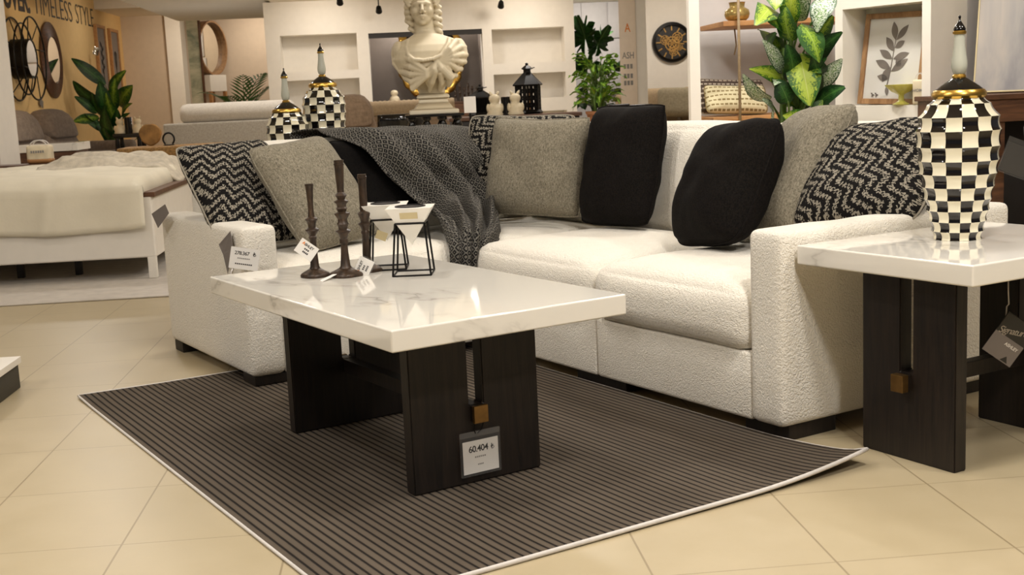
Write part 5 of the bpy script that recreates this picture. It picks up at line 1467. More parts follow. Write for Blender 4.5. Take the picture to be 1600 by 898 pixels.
    for ex, ey, yy, sg in ((619, 80, -6, 24), (618, 92, -8, 22), (622, 104, -14, 18), (630, 116, -18, 14), (642, 126, -22, 10)):
        t([kn, (668, 101 + sg * .45 + (ey - 80) * .3, -50), (644, ey + 12, -42), (ex + 6, ey + 5, yy - 12), (ex + 1, ey - 3, yy + 4)], [3, 4.8, 5.4, 5, 4], 8)
    for ex, ey, yy in ((626, 68, -4), (632, 64, -4)):
        t([(644, 88, -36), (632, 92, -26), (624, 84, -14), (ex, ey, yy)], [3, 4, 4, 3], 8)
    # bow loops and tails
    for s, ex, ey in ((-1, 668, 120), (1, 706, 122)):
        t([kn, (kn[0] + s * 5, 108, -50), (ex, ey, -42), (ex - s * 4, ey + 14, -30)], [4, 7, 8, 4], 10)
    t([kn, (682, 112, -50), (676, 128, -40), (672, 143, -24)], [4, 6, 6, 3], 8); t([kn, (690, 116, -49), (692, 130, -38), (688, 142, -24)], [3, 4.5, 5, 3], 8)
    b(*kn, 5, 4, 5)
    bm2 = remesh(bm, .0048, 2)
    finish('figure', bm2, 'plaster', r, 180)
bust()

# ================================================================== CONSOLE BEHIND THE SOFA AND TWO MORE JARS
jx = at_y(504, 130, 6.13); jx2 = at_y(446, 150, 5.97)
jz = .70
r = thing('narrow_console', 'narrow dark console table behind the sofa carrying two checkered jars', 'console table', (jx.x - .10, jx.y - .08, 0), rad(3))
bm = new_bm(); box(bm, -.42, .42, -.19, .19, jz - .04, jz - .0005, .005); finish('tabletop', bm, 'black_wood', r, 30)
for x in (-.38, .38):
    for y in (-.11, .11):
        bm = new_bm(); box(bm, x - .025, x + .025, y - .025, y + .025, 0, jz - .04, .003); finish('leg', bm, 'black_wood', r, 30)
jar('checkered_jar', 'tall black and ivory checkered jar with glass finial standing behind the sofa\'s left half', tall_rows, (jx.x, jx.y, jz), .985, .2)
short_rows = [(z * .70, rr_) for z, rr_ in tall_rows][0:1] + [(.032, .078), (.066, .093), (.10, .102), (.134, .107), (.166, .104), (.196, .088), (.212, .072)]
short_rows[0] = (0, .064)
short_rows = [(z * 1.22, q_ * 1.0) for z, q_ in short_rows]
jar('checkered_jar', 'shorter squat black and ivory checkered jar, left of the taller one behind the sofa', short_rows, (jx2.x, jx2.y, jz), .99, .35)

# ================================================================== CONSOLE WITH LANTERNS
LV = 10.6
ca = at_v(806, 178, LV); cz = .818
r = thing('display_table', 'dark display table with a tan wooden top carrying black lanterns and pale figurines', 'table', W(ca.x - .02, LV), YR)
bm = new_bm(); box(bm, -.56, .56, -.22, .22, cz - .03, cz, .004); finish('tabletop', bm, 'brown_wood', r, 30)
bm = new_bm(); box(bm, -.54, .54, -.20, .20, cz - .11, cz - .03, .004); finish('apron', bm, 'charcoal', r, 30)
for x in (-.50, .50):
    for y in (-.17, .17):
        bm = new_bm(); box(bm, x - .03, x + .03, y - .03, y + .03, 0, cz - .11, .003); finish('leg', bm, 'charcoal', r, 30)
def lantern(label, loc, h, w, rz=0, sides=6):
    r = thing('lantern', label, 'lantern', loc, rz, 'black pierced metal lanterns')
    bm = new_bm(); lathe(bm, [(w * .52, 0), (w * .56, .012), (w * .5, .03), (w * .46, .035), (0, .035)], sides); finish('base', bm, 'black_metal', r, 30)
    zb, zt_ = .03, h * .55
    for k in range(sides):
        a = 2 * PI * k / sides; a2 = 2 * PI * (k + 1) / sides
        p0 = Vector((w * .46 * math.cos(a), w * .46 * math.sin(a), 0)); p1 = Vector((w * .46 * math.cos(a2), w * .46 * math.sin(a2), 0))
        bm = new_bm(); bar(bm, p0 + Vector((0, 0, zb)), p0 + Vector((0, 0, zt_)), .012); finish('post', bm, 'black_metal', r, 30)
        mid = (p0 + p1) / 2; ex = (p1 - p0).normalized(); n = mid.normalized(); L_ = (p1 - p0).length
        bm = new_bm()   # pierced panel: lattice of small rings
        if k in (0, 4, 5) or True:
            for q in range(7):
                for e_ in (-.24, .0, .24):
                    c_ = mid + ex * L_ * e_ * (1 if q % 2 else .8) + Vector((0, 0, zb + (zt_ - zb) * (q + .5) / 7))
                    tube(bm, [c_ + ex * (.012 * math.cos(t_)) + Vector((0, 0, .016 * math.sin(t_))) for t_ in [2 * PI * z_ / 8 for z_ in range(8)]], .0045, 4, closed=True)
            bar(bm, p0 + ex * .02 + Vector((0, 0, zb)), p0 + ex * .02 + Vector((0, 0, zt_)), .012); bar(bm, p1 - ex * .02 + Vector((0, 0, zb)), p1 - ex * .02 + Vector((0, 0, zt_)), .012)
            finish('pierced_panel', bm, 'black_metal', r, 60)
    bm = new_bm(); lathe(bm, [(w * .56, zt_), (w * .58, zt_ + .01), (w * .54, zt_ + .02), (w * .16, h * .80), (w * .14, h * .81), (w * .14, h * .86), (w * .22, h * .88), (w * .14, h * .92), (w * .05, h * .95), (w * .06, h * .98), (0, h)], sides); finish('roof', bm, 'black_metal', r, 20)
    bm = new_bm(); tube(bm, [(w * .22 * math.cos(t_), 0, h * .88 + .0) for t_ in [0, 1]] + [(w * .3, 0, h * .9)], .004, 5); finish('handle', bm, 'black_metal', r, 180)
    return r
c = at_v(828, 178, LV - .02)
lantern('larger black pierced metal lantern with pointed roof at the right end of the display table', W(c.x, LV + .07, cz + .0005), .435, .235, .3)
c = at_v(752, 180, LV + .10)
lantern('smaller black pierced lantern behind the pale figurine at the display table\'s left end', W(c.x, LV + .12, cz + .0005), .27, .20, .1)
for px, lb in ((773, 'pale eared figurine left of the black pillar candle on the display table'), (805, 'pale eared figurine between the black pillar candle and the larger lantern')):
    c = at_v(px, 172, LV - .1); figurine(lb, W(c.x, LV - .12, cz), .205, 'cream_stone', .2)
c = at_v(791, 175, LV - .1)
bm = new_bm(); lathe(bm, [(0, 0), (.04, 0), (.041, .15), (.036, .155), (0, .15)], 20); lathe(bm, [(0, .0005), (.06, .0005), (.062, .008), (.045, .012), (0, .012)], 20)
o = finish('pillar_candle', bm, 'black_gloss', None, 40); o.location = W(c.x, LV - .1, cz); tag(o, 'black pillar candle between two pale eared figurines on the display table', 'candle')
# white price placard
c = at_v(735, 178, 9.3)
r = thing('price_placard', 'white blank placard on a slim stand to the right of the statue', 'sign', W(c.x, 9.3), YR)
bm = new_bm(); box(bm, -.045, .045, -.004, .004, .87, .99, .002); finish('card', bm, 'paper', r, 30)
bm = new_bm(); tube(bm, [(0, .008, 0), (0, .008, .95)], .008, 8); lathe(bm, [(.1, 0), (.1, .01), (.02, .02), (0, .02)], 20); finish('stand', bm, 'black_metal', r, 40)
# ================================================================== ALCOVE CONTENT
AV = 17.55
am = at_v(667, 95, AV)
r = thing('low_cabinet', 'brown low cabinet standing inside the grey alcove', 'cabinet', W(.47, AV), YR)
zt = at_v(630, 162, AV).z
bm = new_bm(); box(bm, -.72, .72, -.19, .19, 0, zt - .03, .006); finish('body', bm, 'brown_wood', r, 30)
bm = new_bm(); box(bm, -.74, .74, -.20, .20, zt - .0295, zt, .004); finish('top', bm, 'brown_wood', r, 30)
r = thing('oval_mirror', 'round mirror in an ornate gilded frame behind the classical bust', 'mirror', W(am.x + .05, 17.62, 0), YR)
Rx = .43; Rz = .56; zc = zt + Rz + .065
bm = new_bm(); N = 60; pts = [(Rx * math.cos(2 * PI * k / N), 0, zc + Rz * math.sin(2 * PI * k / N)) for k in range(N)]
tube(bm, pts, [.05 + .014 * math.sin(k * 2.1) for k in range(N)], 8, closed=True)
for k in range(0, N, 2): ball(bm, (pts[k][0] * 1.03, -.03, zc + (pts[k][2] - zc) * 1.03), .026, 8, 6)
finish('frame', bm, 'gold', r, 60)
bm = new_bm(); lathe(bm, [(0, -.008), (1, -.008), (1, .008), (0, .008)], 60, T(0, 0, zc) @ Matrix.Diagonal((Rx, 1, Rz, 1)) @ RX(PI / 2)); finish('glass', bm, 'mirror', r, 40)
c = at_v(617, 160, AV - .1)
figurine('cream seated figurine left of the gilded mirror in the grey alcove', W(c.x, AV - .08, zt), .22, 'cream_stone', 0, False)
for n_, (px, hh) in enumerate(((713, .17), (720, .25), (727, .19), (733, .25), (739, .20))):
    c = at_v(px, 165, AV - .1)
    bm = new_bm(); lathe(bm, [(0, 0), (.024, 0), (.022, .02), (.010, .04), (.012, hh * .4), (.02, hh * .45), (.012, hh * .5), (.012, hh * .75), (.022, hh * .8), (.014, hh * .85), (.014, hh), (0, hh)], 12)
    o = finish('candlestick', bm, 'candle_wood', None, 40); o.location = W(c.x, AV - .1, zt)
    tag(o, 'thin dark candlestick, %s of five in the alcove right of the bust' % ('leftmost', 'second from left', 'middle one', 'second from right', 'rightmost')[n_], 'candlestick', 'thin candlesticks in the alcove')

# ================================================================== SPOT LAMPS ON THE BULKHEAD
def spot_lamp(label, px, py, v):
    c = at_v(px, py, v)
    r = thing('spot_lamp', label, 'lamp', W(c.x, v, 0), YR, 'black spot lamps under the bulkhead')
    zt_ = 2.335
    z = c.z
    bm = new_bm(); lathe(bm, [(.05, zt_ - .02), (.05, zt_ - .0005), (0, zt_ - .0005)], 16); tube(bm, [(0, 0, zt_ - .015), (0, 0, z + .02)], .008, 8); finish('mount', bm, 'black_metal', r, 40)
    bm = new_bm(); lathe(bm, [(.03, .0), (.034, .01), (.044, .09), (.040, .09), (.034, .085), (0, .08)], 18, T(0, .01, z + .02) @ RX(rad(-125)) @ T(0, 0, -.045)); finish('head', bm, 'black_metal', r, 40)
spot_lamp('black spot lamp at the ceiling bulkhead left of the bust\'s head, nearer the jars', 531, 4, 15.9)
spot_lamp('black spot lamp under the ceiling bulkhead just left of the bust', 592, 17, 16.6)
spot_lamp('black spot lamp under the ceiling bulkhead to the right of the bust', 783, 9, 16.6)

# ================================================================== RIGHT BACKGROUND
# hanging banner on the pillar
c = at_v(985, 60, 13.5)
r = thing('wall_banner', 'tall cream banner with brand lettering on the pillar left of the wall clock', 'sign', W((at_v(970, 60, 13.5).x + at_v(996, 60, 13.5).x) / 2, 13.585), YR)
wb = (at_v(997, 60, 13.5).x - at_v(971, 60, 13.5).x) / 2
zA = at_v(985, 135, 13.5).z; zB = at_v(985, 10, 13.5).z
bm = new_bm(); box(bm, -wb, wb, -.004, .004, .6, 2.2, .001); bn = finish('cloth', bm, 'banner', r, 30)
for ln, py, sz, mt in (('A', 43, .13, 'orange_ink'), ('ASH', 85, .10, 'faint_ink')):
    text('print', ln, sz, mt, bn, T(0, -.005, at_v(985, py + 3, 13.5).z - .02) @ STAND, .001, .001, 1, 'CENTER', .72)
for py in (104, 119, 130): dashes('small_print', 'faint_ink', bn, -wb * .6, wb * .6, 0, .05, 0, 3).matrix_local = T(0, -.005, at_v(985, py + 3, 13.5).z) @ STAND
# wall clock
c = at_v(1050, 66, 16.0)
r = thing('wall_clock', 'round black wall clock with exposed golden gears on the far white wall', 'clock', W(c.x, 16.025, c.z), YR)
Rk = 31.0 / F_PX * 15.9
bm = new_bm(); lathe(bm, [(Rk * .82, 0), (Rk * 1.0, 0), (Rk * 1.02, .03), (Rk * .98, .06), (Rk * .86, .07), (Rk * .84, .05), (Rk * .82, 0)], 48, RX(PI / 2), cap=False); finish('case', bm, 'black_metal', r, 40)
bm = new_bm(); lathe(bm, [(0, .004), (Rk * .84, .004), (Rk * .84, .01), (0, .01)], 48, RX(PI / 2)); dial = finish('dial', bm, 'dark_inside', r, 40)
for gx, gz, gr, y in ((.0, -.02, .085, .022), (-.09, .03, .055, .018), (.07, .06, .06, .026), (.02, -.12, .05, .02), (.10, -.06, .04, .016)):
    bm = new_bm(); N = 40
    for rr_, fill in ((gr, 1), (gr * .6, 0)):
        tube(bm, [(gx + rr_ * (1 + (.1 if k % 2 and fill else 0)) * math.cos(2 * PI * k / N), -y, gz + rr_ * (1 + (.1 if k % 2 and fill else 0)) * math.sin(2 * PI * k / N)) for k in range(N)], gr * .11, 5, closed=True)
    for k in range(3): tube(bm, [(gx + gr * math.cos(k * PI / 3), -y, gz + gr * math.sin(k * PI / 3)), (gx - gr * math.cos(k * PI / 3), -y, gz - gr * math.sin(k * PI / 3))], gr * .09, 5)
    finish('gear', bm, 'gold_paint', r, 60)
bm = new_bm()
for k in range(12):
    a = 2 * PI * k / 12; bm_r = Rk * .70
    box(bm, -.008, .008, -.022, -.014, bm_r - .03, bm_r + .03, .001, 1, RY(a))
finish('hour_marks', bm, 'gold_paint', r, 30)
bm = new_bm(); box(bm, -.006, .006, -.045, -.04, -.03, Rk * .45, .001, 1, RY(rad(-50))); box(bm, -.005, .005, -.045, -.04, -.04, Rk * .62, .001, 1, RY(rad(100))); finish('hands', bm, 'gold_paint', r, 30)
bm = new_bm(); lathe(bm, [(0, .060), (Rk * .85, .05), (Rk * .85, .053), (0, .066)], 40, RX(PI / 2)); finish('glass', bm, 'pane', r, 60)
# tan sofa with green-grey cushions
a = at_v(970, 150, 12.9)
r = thing('sofa', 'tan fabric sofa against the white wall below the black clock', 'sofa', W(at_v(1035, 150, 14.9).x + .25, 14.9), YR)
def sb(nm, c, size, rad_, m, fn=None, nn=(12, 8, 8)):
    bm = new_bm(); softbox(bm, c, size, rad_, nn, fn); return finish(nm, bm, m, r, 180)
sb('base', (0, .05, .24), (1.5, .8, .40), .05, 'tan_sofa'); sb('backrest', (0, .40, .52), (1.5, .2, .84), .06, 'tan_sofa')
sb('seat_cushion', (-.36, -.05, .50), (.70, .66, .16), .06, 'tan_sofa'); sb('seat_cushion', (.36, -.05, .50), (.70, .66, .16), .06, 'tan_sofa')
sb('back_cushion', (-.36, .24, .76), (.68, .20, .44), .08, 'tan_sofa'); sb('back_cushion', (.36, .24, .76), (.68, .20, .44), .08, 'tan_sofa')
for s in (-1, 1): sb('arm', (s * .80, .05, .34), (.14, .84, .62), .05, 'tan_sofa')
bm = new_bm(); softbox(bm, (0, 0, 0), (.52, .15, .36), .07, (12, 6, 10)); o = finish('cushion', bm, 'olive_fabric', None, 180); o.location = W(at_v(1056, 152, 14.8).x + .05, 14.86, .80); o.rotation_euler = (rad(-12), rad(2), YR)
tag(o, 'olive grey cushion leaning on the tan sofa below the wall clock', 'cushion')
# pair of black chairs just behind the corner cushions
for k_, (px, lb) in enumerate(((966, 'black open-backed dining chair behind the charcoal corner cushion, the left one of two'), (990, 'black open-backed dining chair behind the charcoal corner cushion, the right one of two'))):
    c = at_v(px, 165, 9.4)
    r = thing('dining_chair', lb, 'chair', W(c.x, 9.4 - .28 * k_), YR + rad(0), 'black chairs behind the corner cushions')
    zt = c.z + .012
    bm = new_bm(); box(bm, -.085, .085, -.02, .02, zt - .035, zt, .006); finish('top_rail', bm, 'black_gloss', r, 30)
    for x in (-.075, -.025, .025, .075):
        bm = new_bm(); box(bm, x - .009, x + .009, -.012, .012, .45, zt - .035, .003); finish('spindle', bm, 'black_gloss', r, 30)
    bm = new_bm(); box(bm, -.10, .10, -.03, .25, .42, .455, .01); finish('seat', bm, 'brown_wood', r, 30)
    for x in (-.08, .08):
        for y in (-.01, .23):
            bm = new_bm(); box(bm, x - .014, x + .014, y - .014, y + .014, 0, .42, .003); finish('leg', bm, 'black_gloss', r, 30)
# hanging rope shelf in the nook
nf, nb = 7.66, 8.25
x0 = at_v(1130, 40, nf).x; zu = at_v(1130, 33, nf).z; zl = at_v(1130, 189, nf).z; zlt = at_v(1130, 183, nf).z
r = thing('hanging_shelf', 'two light wooden boards hung on ropes in the white nook behind the sofa', 'shelf', W(0, 0, 0), YR)
XR = 2.93
bm = new_bm(); box(bm, x0, XR, nf, nb, zu - .032, zu, .004); finish('board', bm, 'tan_wood', r, 30)
bm = new_bm(); box(bm, x0 - .08, XR, nf - .02, nb, zlt - .028, zlt, .004); finish('board', bm, 'tan_wood', r, 30)
xr = at_v(1155, 100, nf - .03).x
for x in (xr, XR - .15):
    bm = new_bm(); tube(bm, [(x, nf - .032, zlt - .03), (x, nf - .032, zu), (x, nf - .032, ZC2)], .009, 8); finish('rope', bm, 'tan_sofa', r, 180)
bm = new_bm(); tube(bm, [(x0 + .18, nb - .2, zu - .033), (x0 + .19, nb - .2, zu - .14), (x0 + .175, nb - .2, zu - .20)], .005, 6); finish('rope_end', bm, 'tan_sofa', r, 180)
c = at_v(1152, 36, nf + .12)
bm = new_bm(); h = .118
lathe(bm, [(0, 0), (.05, 0), (.072, .02), (.080, .045), (.074, .07), (.050, .085), (.046, .09), (.050, .115), (.054, .118), (.048, .118), (.042, .09), (0, .085)], 32, scal=lambda a: 1 + .02 * math.cos(12 * a))
o = finish('vase', bm, 'gold_glass', None, 60); o.location = W(c.x, nf + .12, zu + .0003); tag(o, 'round gold mercury-glass vase on the upper hanging board', 'vase')
c = at_v(1251, 30, nf + .12)
r = thing('vase', 'dark vase of orange blossoms half hidden behind the big variegated plant', 'vase', W(c.x, nf + .14, zu + .0003))
bm = new_bm(); lathe(bm, [(0, 0), (.045, 0), (.052, .03), (.046, .07), (.05, .075), (.042, .075), (0, .06)], 24); finish('body', bm, 'dark_inside', r, 60)
bm = new_bm(); rl = random.Random(5)
for k in range(14): ball(bm, (rl.uniform(-.05, .05), rl.uniform(-.04, .04), .085 + rl.uniform(0, .07)), .017, 8, 6)
finish('blossoms', bm, plain('orange_blossom', rgb(196, 138, 44), .7, var=.2), r, 60)
def ribbed_pillow(mat1, mat2, name):
    t = NT(name); sep = t.n('ShaderNodeSeparateXYZ'); t.l(t.co('UV'), sep.inputs[0])
    rows = t.math('FRACT', t.math('MULTIPLY', sep.outputs[1], 1 / .034)); dots = t.math('FRACT', t.math('ADD', t.math('MULTIPLY', sep.outputs[0], 1 / .03), t.math('MULTIPLY', t.math('FLOOR', t.math('MULTIPLY', sep.outputs[1], 1 / .034)), .5)))
    fac = t.math('MULTIPLY', t.math('LESS_THAN', rows, .34), t.math('LESS_THAN', dots, .72))
    t.base(t.mix(fac, mat1, mat2)); t.set(.95); t.bump(rows, .5, .006); return t.m
M['woven_cream'] = ribbed_pillow(rgb(206, 196, 160), rgb(128, 110, 70), 'cream_woven'); M['woven_brown'] = ribbed_pillow(rgb(74, 60, 50), rgb(176, 164, 148), 'brown_woven')
yy = nf + .10
def np_(px, py, v):
    p = at_v(px, py, v); return W(p.x, p.y, p.z)
pillow('cream lumbar cushion with rows of woven dashes on the lower hanging board', (np_(1101, 128, yy + .17), np_(1203, 128, yy + .17), np_(1200, 182, yy + .04), np_(1094, 182, yy + .04)), 'woven_cream', (.42, .22), .10, seed=21)
pillow('dark brown woven cushion behind the cream lumbar cushion in the nook', (np_(1086, 119, yy + .27), np_(1200, 121, yy + .27), np_(1198, 180, yy + .17), np_(1077, 180, yy + .17)), 'woven_brown', (.48, .26), .09, seed=22)
# niche print, bowl and bag (the niche wall's own frame: x along the wall, y into it)
w2 = .192; hgt = .436
r = thing('botanical_print', 'wood-framed botanical leaf print standing in the white niche', 'picture', NW(.272, .088, hz0 + .0015), NR)
Lm = RX(rad(-7)) @ RY(rad(1.5))
bm = new_bm(); fw_ = .026
for a0, a1, b0_, b1_ in ((-w2, -w2 + fw_, 0, hgt), (w2 - fw_, w2, 0, hgt), (-w2 + fw_, w2 - fw_, 0, fw_), (-w2 + fw_, w2 - fw_, hgt - fw_, hgt)): box(bm, a0, a1, -.024, 0, b0_, b1_, .002, 2, Lm)
finish('frame', bm, 'frame_wood', r, 30)
bm = new_bm(); box(bm, -w2 + .015, w2 - .015, -.014, -.006, .015, hgt - .015, 0, 1, Lm); pr = finish('paper', bm, 'paper', r, 30)
bm = new_bm(); KX = .80; KZ = .80
def bl(x, z): return (x * KX, -.0155, z * KZ)
tube(bm, [bl(-.03, .10), bl(-.012, .20), bl(0, .34), bl(.01, .42)], [.003, .0026, .002, .0012], 5)
def lf2(x, z, ang, L_, wd):
    N = 10; pts = [(wd * KX * math.sin(PI * k / N), L_ * KX * k / N) for k in range(N + 1)]
    poly = pts + [(-p[0], p[1]) for p in pts[-2:0:-1]]
    prism(bm, poly, 0, .0006, T(*bl(x, z)) @ RY(rad(ang)) @ Matrix(((1, 0, 0, 0), (0, 0, -1, 0), (0, 1, 0, 0), (0, 0, 0, 1))))
for x, z, ang, L_, wd in ((.004, .38, -14, .115, .024), (.010, .38, 42, .12, .021), (-.002, .315, -38, .11, .024), (.004, .335, 60, .08, .020), (-.006, .27, -62, .12, .022), (.0, .27, 74, .12, .021), (-.014, .215, -68, .13, .024), (-.008, .195, 58, .14, .024), (.02, .265, 130, .06, .022), (-.022, .15, -78, .09, .020), (-.018, .22, -150, .10, .028), (-.03, .11, 170, .06, .014)): lf2(x, z, ang, L_, wd)
for x in (-.13, -.10): lf2(x, .06, 200, .02, .006); lf2(x - .006, .055, 90, .02, .005); lf2(x, .058, -60, .02, .005)
xf(bm, bm.verts[:], Lm); finish('drawing', bm, plain('sepia_ink', rgb(122, 112, 104), .7, var=.15), pr, 0)
bm = new_bm(); box(bm, -w2 + .022, w2 - .022, -.0195, -.0185, .022, hgt - .022, 0, 1, Lm); finish('glass', bm, 'pane', r, 30)
bm = new_bm(); lathe(bm, [(0, 0), (.036, 0), (.040, .005), (.026, .012), (.014, .020), (.012, .044), (.016, .050), (.046, .064), (.072, .090), (.074, .096), (.066, .090), (.028, .062), (0, .056)], 40, scal=lambda a: 1 + .05 * math.cos(8 * a))
o = finish('footed_bowl', bm, 'yellow_glass', None, 60); o.location = NW(.398, .016, hz0 + .0003); tag(o, 'yellow-green scalloped footed bowl in front of the botanical print', 'bowl')
tb_ = tote('storage_bag', 'small cream fabric bag with lettering standing at the niche\'s right side', NW(.495, .030, hz0 + .0003), .058, .115, .06, 0, [('HOME', .06, .019)])
tb_.rotation_euler = (0, 0, NR + .5)
# walnut console with painting
KV = 5.13; k0 = at_v(1428, 151, 5.55)
r = thing('walnut_console', 'heavy walnut console table behind the checkered jar at right', 'console table', W(k0.x, KV), YR)
kz = k0.z; ap = kz - .118
bm = new_bm(); box(bm, 0, 1.1, 0, .42, kz - .022, kz, .003); finish('tabletop', bm, 'brown_wood', r, 30)
bm = new_bm(); box(bm, .012, 1.088, .012, .408, ap, kz - .022, .003); finish('apron', bm, 'brown_wood', r, 30)
lx = at_v(1549, 240, KV + .03).x - k0.x
for x in (lx, 1.02):
    for y in (.03, .32):
        bm = new_bm(); box(bm, x, x + .06, y, y + .06, 0, ap, .003); finish('leg', bm, 'brown_wood', r, 30)
bm = new_bm(); box(bm, lx + .065, 1.015, .385, .40, .10, ap - .0005, .002); finish('back_panel', bm, 'dark_inside', r, 30)
bm = new_bm(); box(bm, lx, 1.08, .05, .38, .10, .13, .003); finish('lower_shelf', bm, 'brown_wood', r, 30)
M['abstract'] = canvas_mat('abstract_canvas', [(.25, rgb(112, 112, 120)), (.45, rgb(160, 156, 154)), (.6, rgb(186, 176, 166)), (.75, rgb(146, 142, 146))], (1.6, 1, .5))
p0 = at_v(1521, 141, KV + .34)
r = thing('abstract_painting', 'large grey abstract canvas in a thin pale frame leaning on the walnut console', 'painting', W(p0.x, KV + .34, kz + .003), YR + rad(-40))
Lm = RX(rad(-12))
bm = new_bm(); PW, PH = .46, .66
for a0, a1, b0_, b1_ in ((0, .007, 0, PH), (PW - .007, PW, 0, PH), (.007, PW - .007, 0, .007), (.007, PW - .007, PH - .007, PH)): box(bm, a0, a1, -.014, 0, b0_, b1_, .001, 1, Lm)
finish('frame', bm, 'cream_card', r, 30)
bm = new_bm(); box(bm, .006, PW - .006, -.012, -.003, .006, PH - .006, 0, 1, Lm); finish('canvas', bm, 'abstract', r, 30)
c = at_v(1590, 250, KV - .03)
ct_ = W(c.x, KV - .03, c.z)
ex = Vector((.9, .1, -.35)).normalized()
o = card('hang_tag', 'black hang tag in a clear sleeve hanging below the walnut console', 'hang tag', ct_, ex, Vector((.35, 0, .9)), .14, .13, 'black_card')
bm = new_bm(); box(bm, -.076, .076, -.072, .085, .001, .003, .001); finish('plastic_sleeve', bm, 'plastic', o, 30)
inv = o.matrix_world.inverted()
bm = new_bm(); tube(bm, [inv @ (ct_ + Vector(q)) for q in ((.03, -.004, .07), (.02, -.01, .14), (.05, -.01, .17), (.07, 0, .13))] , .003, 6); finish('loop', bm, 'plastic', o, 180)

# ================================================================== LAMPS AND LIGHT
def light(name, typ, loc, energy, col=(1, .96, .905), size=.5, sy=None, tgt=None, spot=None, blend=.5):
    d = bpy.data.lights.new(name, typ); d.energy = energy; d.color = col
    if typ == 'AREA':
        d.size = size
        if sy: d.shape = 'RECTANGLE'; d.size_y = sy
    elif typ == 'SPOT':
        d.spot_size = spot; d.spot_blend = blend; d.shadow_soft_size = size
    else: d.shadow_soft_size = size
    o = bpy.data.objects.new(name, d); COL.objects.link(o); o.location = loc
    t_ = Vector(tgt) if tgt else Vector((loc[0], loc[1], 0))
    o.rotation_euler = (t_ - Vector(loc)).to_track_quat('-Z', 'Y').to_euler(); return o
def emis(name, c, s):
    t = NT(name); t.base((0, 0, 0, 1)); t.b.inputs['Emission Color'].default_value = c; t.b.inputs['Emission Strength'].default_value = s; return t.m
M['lamp_glow'] = emis('lamp_glow', (1, .88, .72, 1), 14)
M['flood_glow'] = emis('flood_glow', (1, .92, .80, 1), 22)
def panel(label, u, v, w, d, energy, tgt=None, col=(1, .96, .905)):
    r = thing('unseen_ceiling_light', label, 'light', W(u, v, ZC2), YR, 'square ceiling lights')
    bm = new_bm(); box(bm, -w / 2 - .03, w / 2 + .03, -d / 2 - .03, d / 2 + .03, -.03, -.0005, .004); finish('housing', bm, 'white_lacquer', r, 30)
    bm = new_bm(); box(bm, -w / 2, w / 2, -d / 2, d / 2, -.036, -.0305); finish('diffuser', bm, 'lamp_glow', r, 30)
    light('unseen_panel_lamp', 'AREA', W(u, v, ZC2 - .05), energy, col, size=w, sy=d, tgt=tgt)
pn = 0
for u, v, e in ((-1.3, 2.3, 64), (-3.3, 2.4, 62), (1.3, .2, 115), (2.8, 2.0, 50), (1.1, 2.0, 74), (-.3, 4.1, 30), (1.8, 4.2, 28), (-2.6, 5.6, 14), (-2.0, 8.6, 28), (.8, 7.4, 60), (2.6, 6.2, 30), (-1.0, 11.6, 45), (1.6, 11.0, 60), (-3.2, 12.6, 45)):  # unseen; near-left, front and right ones added to brighten sofa and floor
    pn += 1
    panel('flat square ceiling light over the showroom floor, unseen, placed for its light', u, v, .32, .32, e, None, (1, .985, .96) if u < -3 else (1, .96, .905))
# two flood lamps on the bulkhead front: the bright marks mirrored in the marble
for u, lb in ((.66, 'small bright flood lamp on the bulkhead front, left one of a pair'), (.88, 'small bright flood lamp on the bulkhead front, right one of a pair')):
    r = thing('flood_lamp', lb, 'lamp', W(u, 14.9, 2.42), YR, 'flood lamps on the bulkhead')
    bm = new_bm(); box(bm, -.10, .10, -.05, -.0005, -.05, .05, .006); finish('housing', bm, 'white_lacquer', r, 30)
    bm = new_bm(); box(bm, -.085, .085, -.056, -.0505, -.03, .03); finish('lens', bm, 'flood_glow', r, 30)
# wall and display washes, then added fill lights that have no fixtures
light('wall_wash', 'SPOT', W(-2.7, 15.2, 2.40), 330, (1, .86, .66), .08, tgt=W(-4.6, 18.0, 1.6), spot=rad(85))
light('wall_wash', 'SPOT', W(-3.2, 13.0, 2.6), 300, (1, .86, .66), .08, tgt=W(-4.6, 16.0, 1.4), spot=rad(85))
light('display_wash', 'AREA', W(-.9, 16.2, 2.32), 27, (1, .90, .77), .3, tgt=W(-.9, 17.1, .6))
light('display_wash', 'AREA', W(1.8, 16.2, 2.32), 31, (1, .90, .77), .3, tgt=W(1.9, 17.1, .6))
light('alcove_fill', 'AREA', W(.45, 17.55, 2.25), 45, (1, .93, .85), .3, tgt=W(.45, 17.8, .8))  # added inside the alcove to brighten its grey back
light('far_fill', 'AREA', W(3.6, 14.7, 2.28), 25, (1, .86, .70), .3, tgt=W(3.8, 16.0, 1.3))  # added fills for clock wall, both recesses and back wall
light('far_fill', 'AREA', W(-2.4, 23.6, 2.8), 45, (1, .88, .74), .4, tgt=W(-2.2, 24.3, .8))
light('far_fill', 'AREA', W(3.0, 18.3, 2.30), 60, (1, .92, .84), .4, tgt=W(3.0, 19.2, .8))
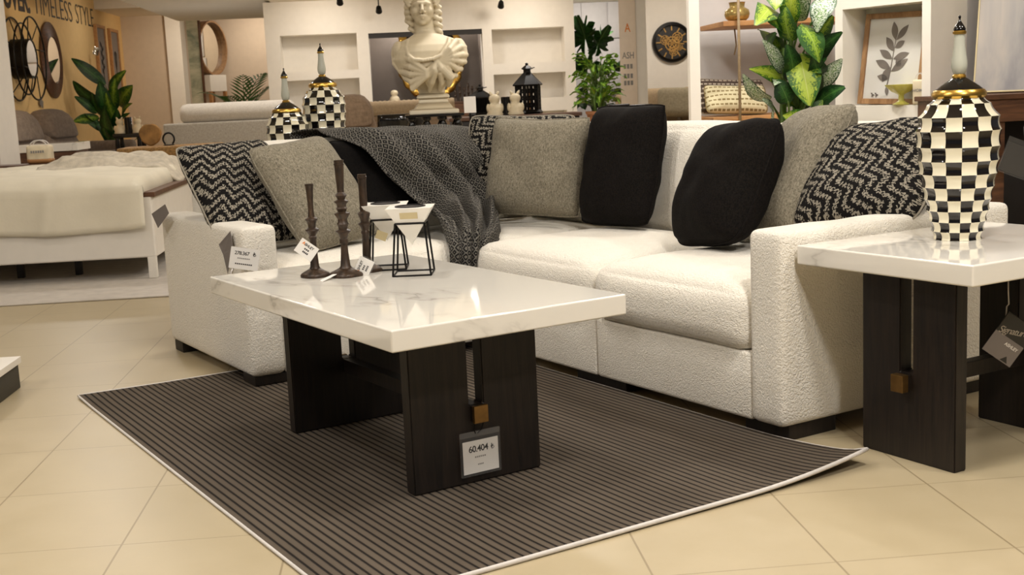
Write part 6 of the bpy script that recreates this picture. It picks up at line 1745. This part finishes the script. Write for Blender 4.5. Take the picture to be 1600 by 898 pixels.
light('far_fill', 'AREA', W(-3.0, 20.9, 2.55), 46, (1, .84, .66), .4, tgt=W(-3.2, 22.2, 1.0))
light('niche_fill', 'AREA', SW(2.5, -.05, 2.6), 52, (1, .96, .88), .2, tgt=SW(3.2, -.03, 1.0))  # added light aimed at the niche wall, no fixture
light('nook_fill', 'AREA', W(2.3, 7.0, 2.7), 34, (1, .94, .88), .3, tgt=W(2.3, 8.2, .8))  # added light brightening the nook, no fixture
for u, v, z, e in ((-2.3, 15.2, 2.42, 90), (.4, 15.3, 2.32, 50), (3.2, 14.4, 2.31, 26), (-3.7, 19.2, 2.8, 12)):
    light('bulkhead_fill', 'AREA', W(u, v, z), e, size=.25)  # added downlights that raise the bounce in the far zone
light('bulkhead_fill', 'POINT', W(-2.5, 17.6, .9), 25, size=.12); light('bulkhead_fill', 'POINT', W(-.4, 15.0, 1.0), 14, size=.12)  # added unseen point lights that brighten the bulkhead undersides
wd = bpy.data.worlds.new('room_air'); scene.world = wd; wd.use_nodes = True
wd.node_tree.nodes['Background'].inputs[0].default_value = (1, .97, .93, 1); wd.node_tree.nodes['Background'].inputs[1].default_value = .22

# ================================================================== CAMERA
cd_ = bpy.data.cameras.new('camera'); cam = bpy.data.objects.new('camera', cd_); COL.objects.link(cam)
cam.matrix_world = Matrix(((RT.x, UPV.x, -FW.x, CAM.x), (RT.y, UPV.y, -FW.y, CAM.y), (RT.z, UPV.z, -FW.z, CAM.z), (0, 0, 0, 1)))
cd_.sensor_fit = 'HORIZONTAL'; cd_.sensor_width = 36; cd_.lens = 36 * F_PX / 1600; cd_.clip_end = 100
cd_.dof.use_dof = True; cd_.dof.focus_distance = 3.9; cd_.dof.aperture_fstop = 11
scene.camera = cam
vs_ = scene.view_settings; vs_.view_transform = 'Standard'; vs_.look = 'None'; vs_.exposure = -0.9; vs_.gamma = 1; vs_.use_curve_mapping = False
scene.cycles.use_denoising = True; scene.cycles.max_bounces = 8; scene.cycles.caustics_reflective = False; scene.cycles.caustics_refractive = False
scene.cycles.sample_clamp_indirect = 6
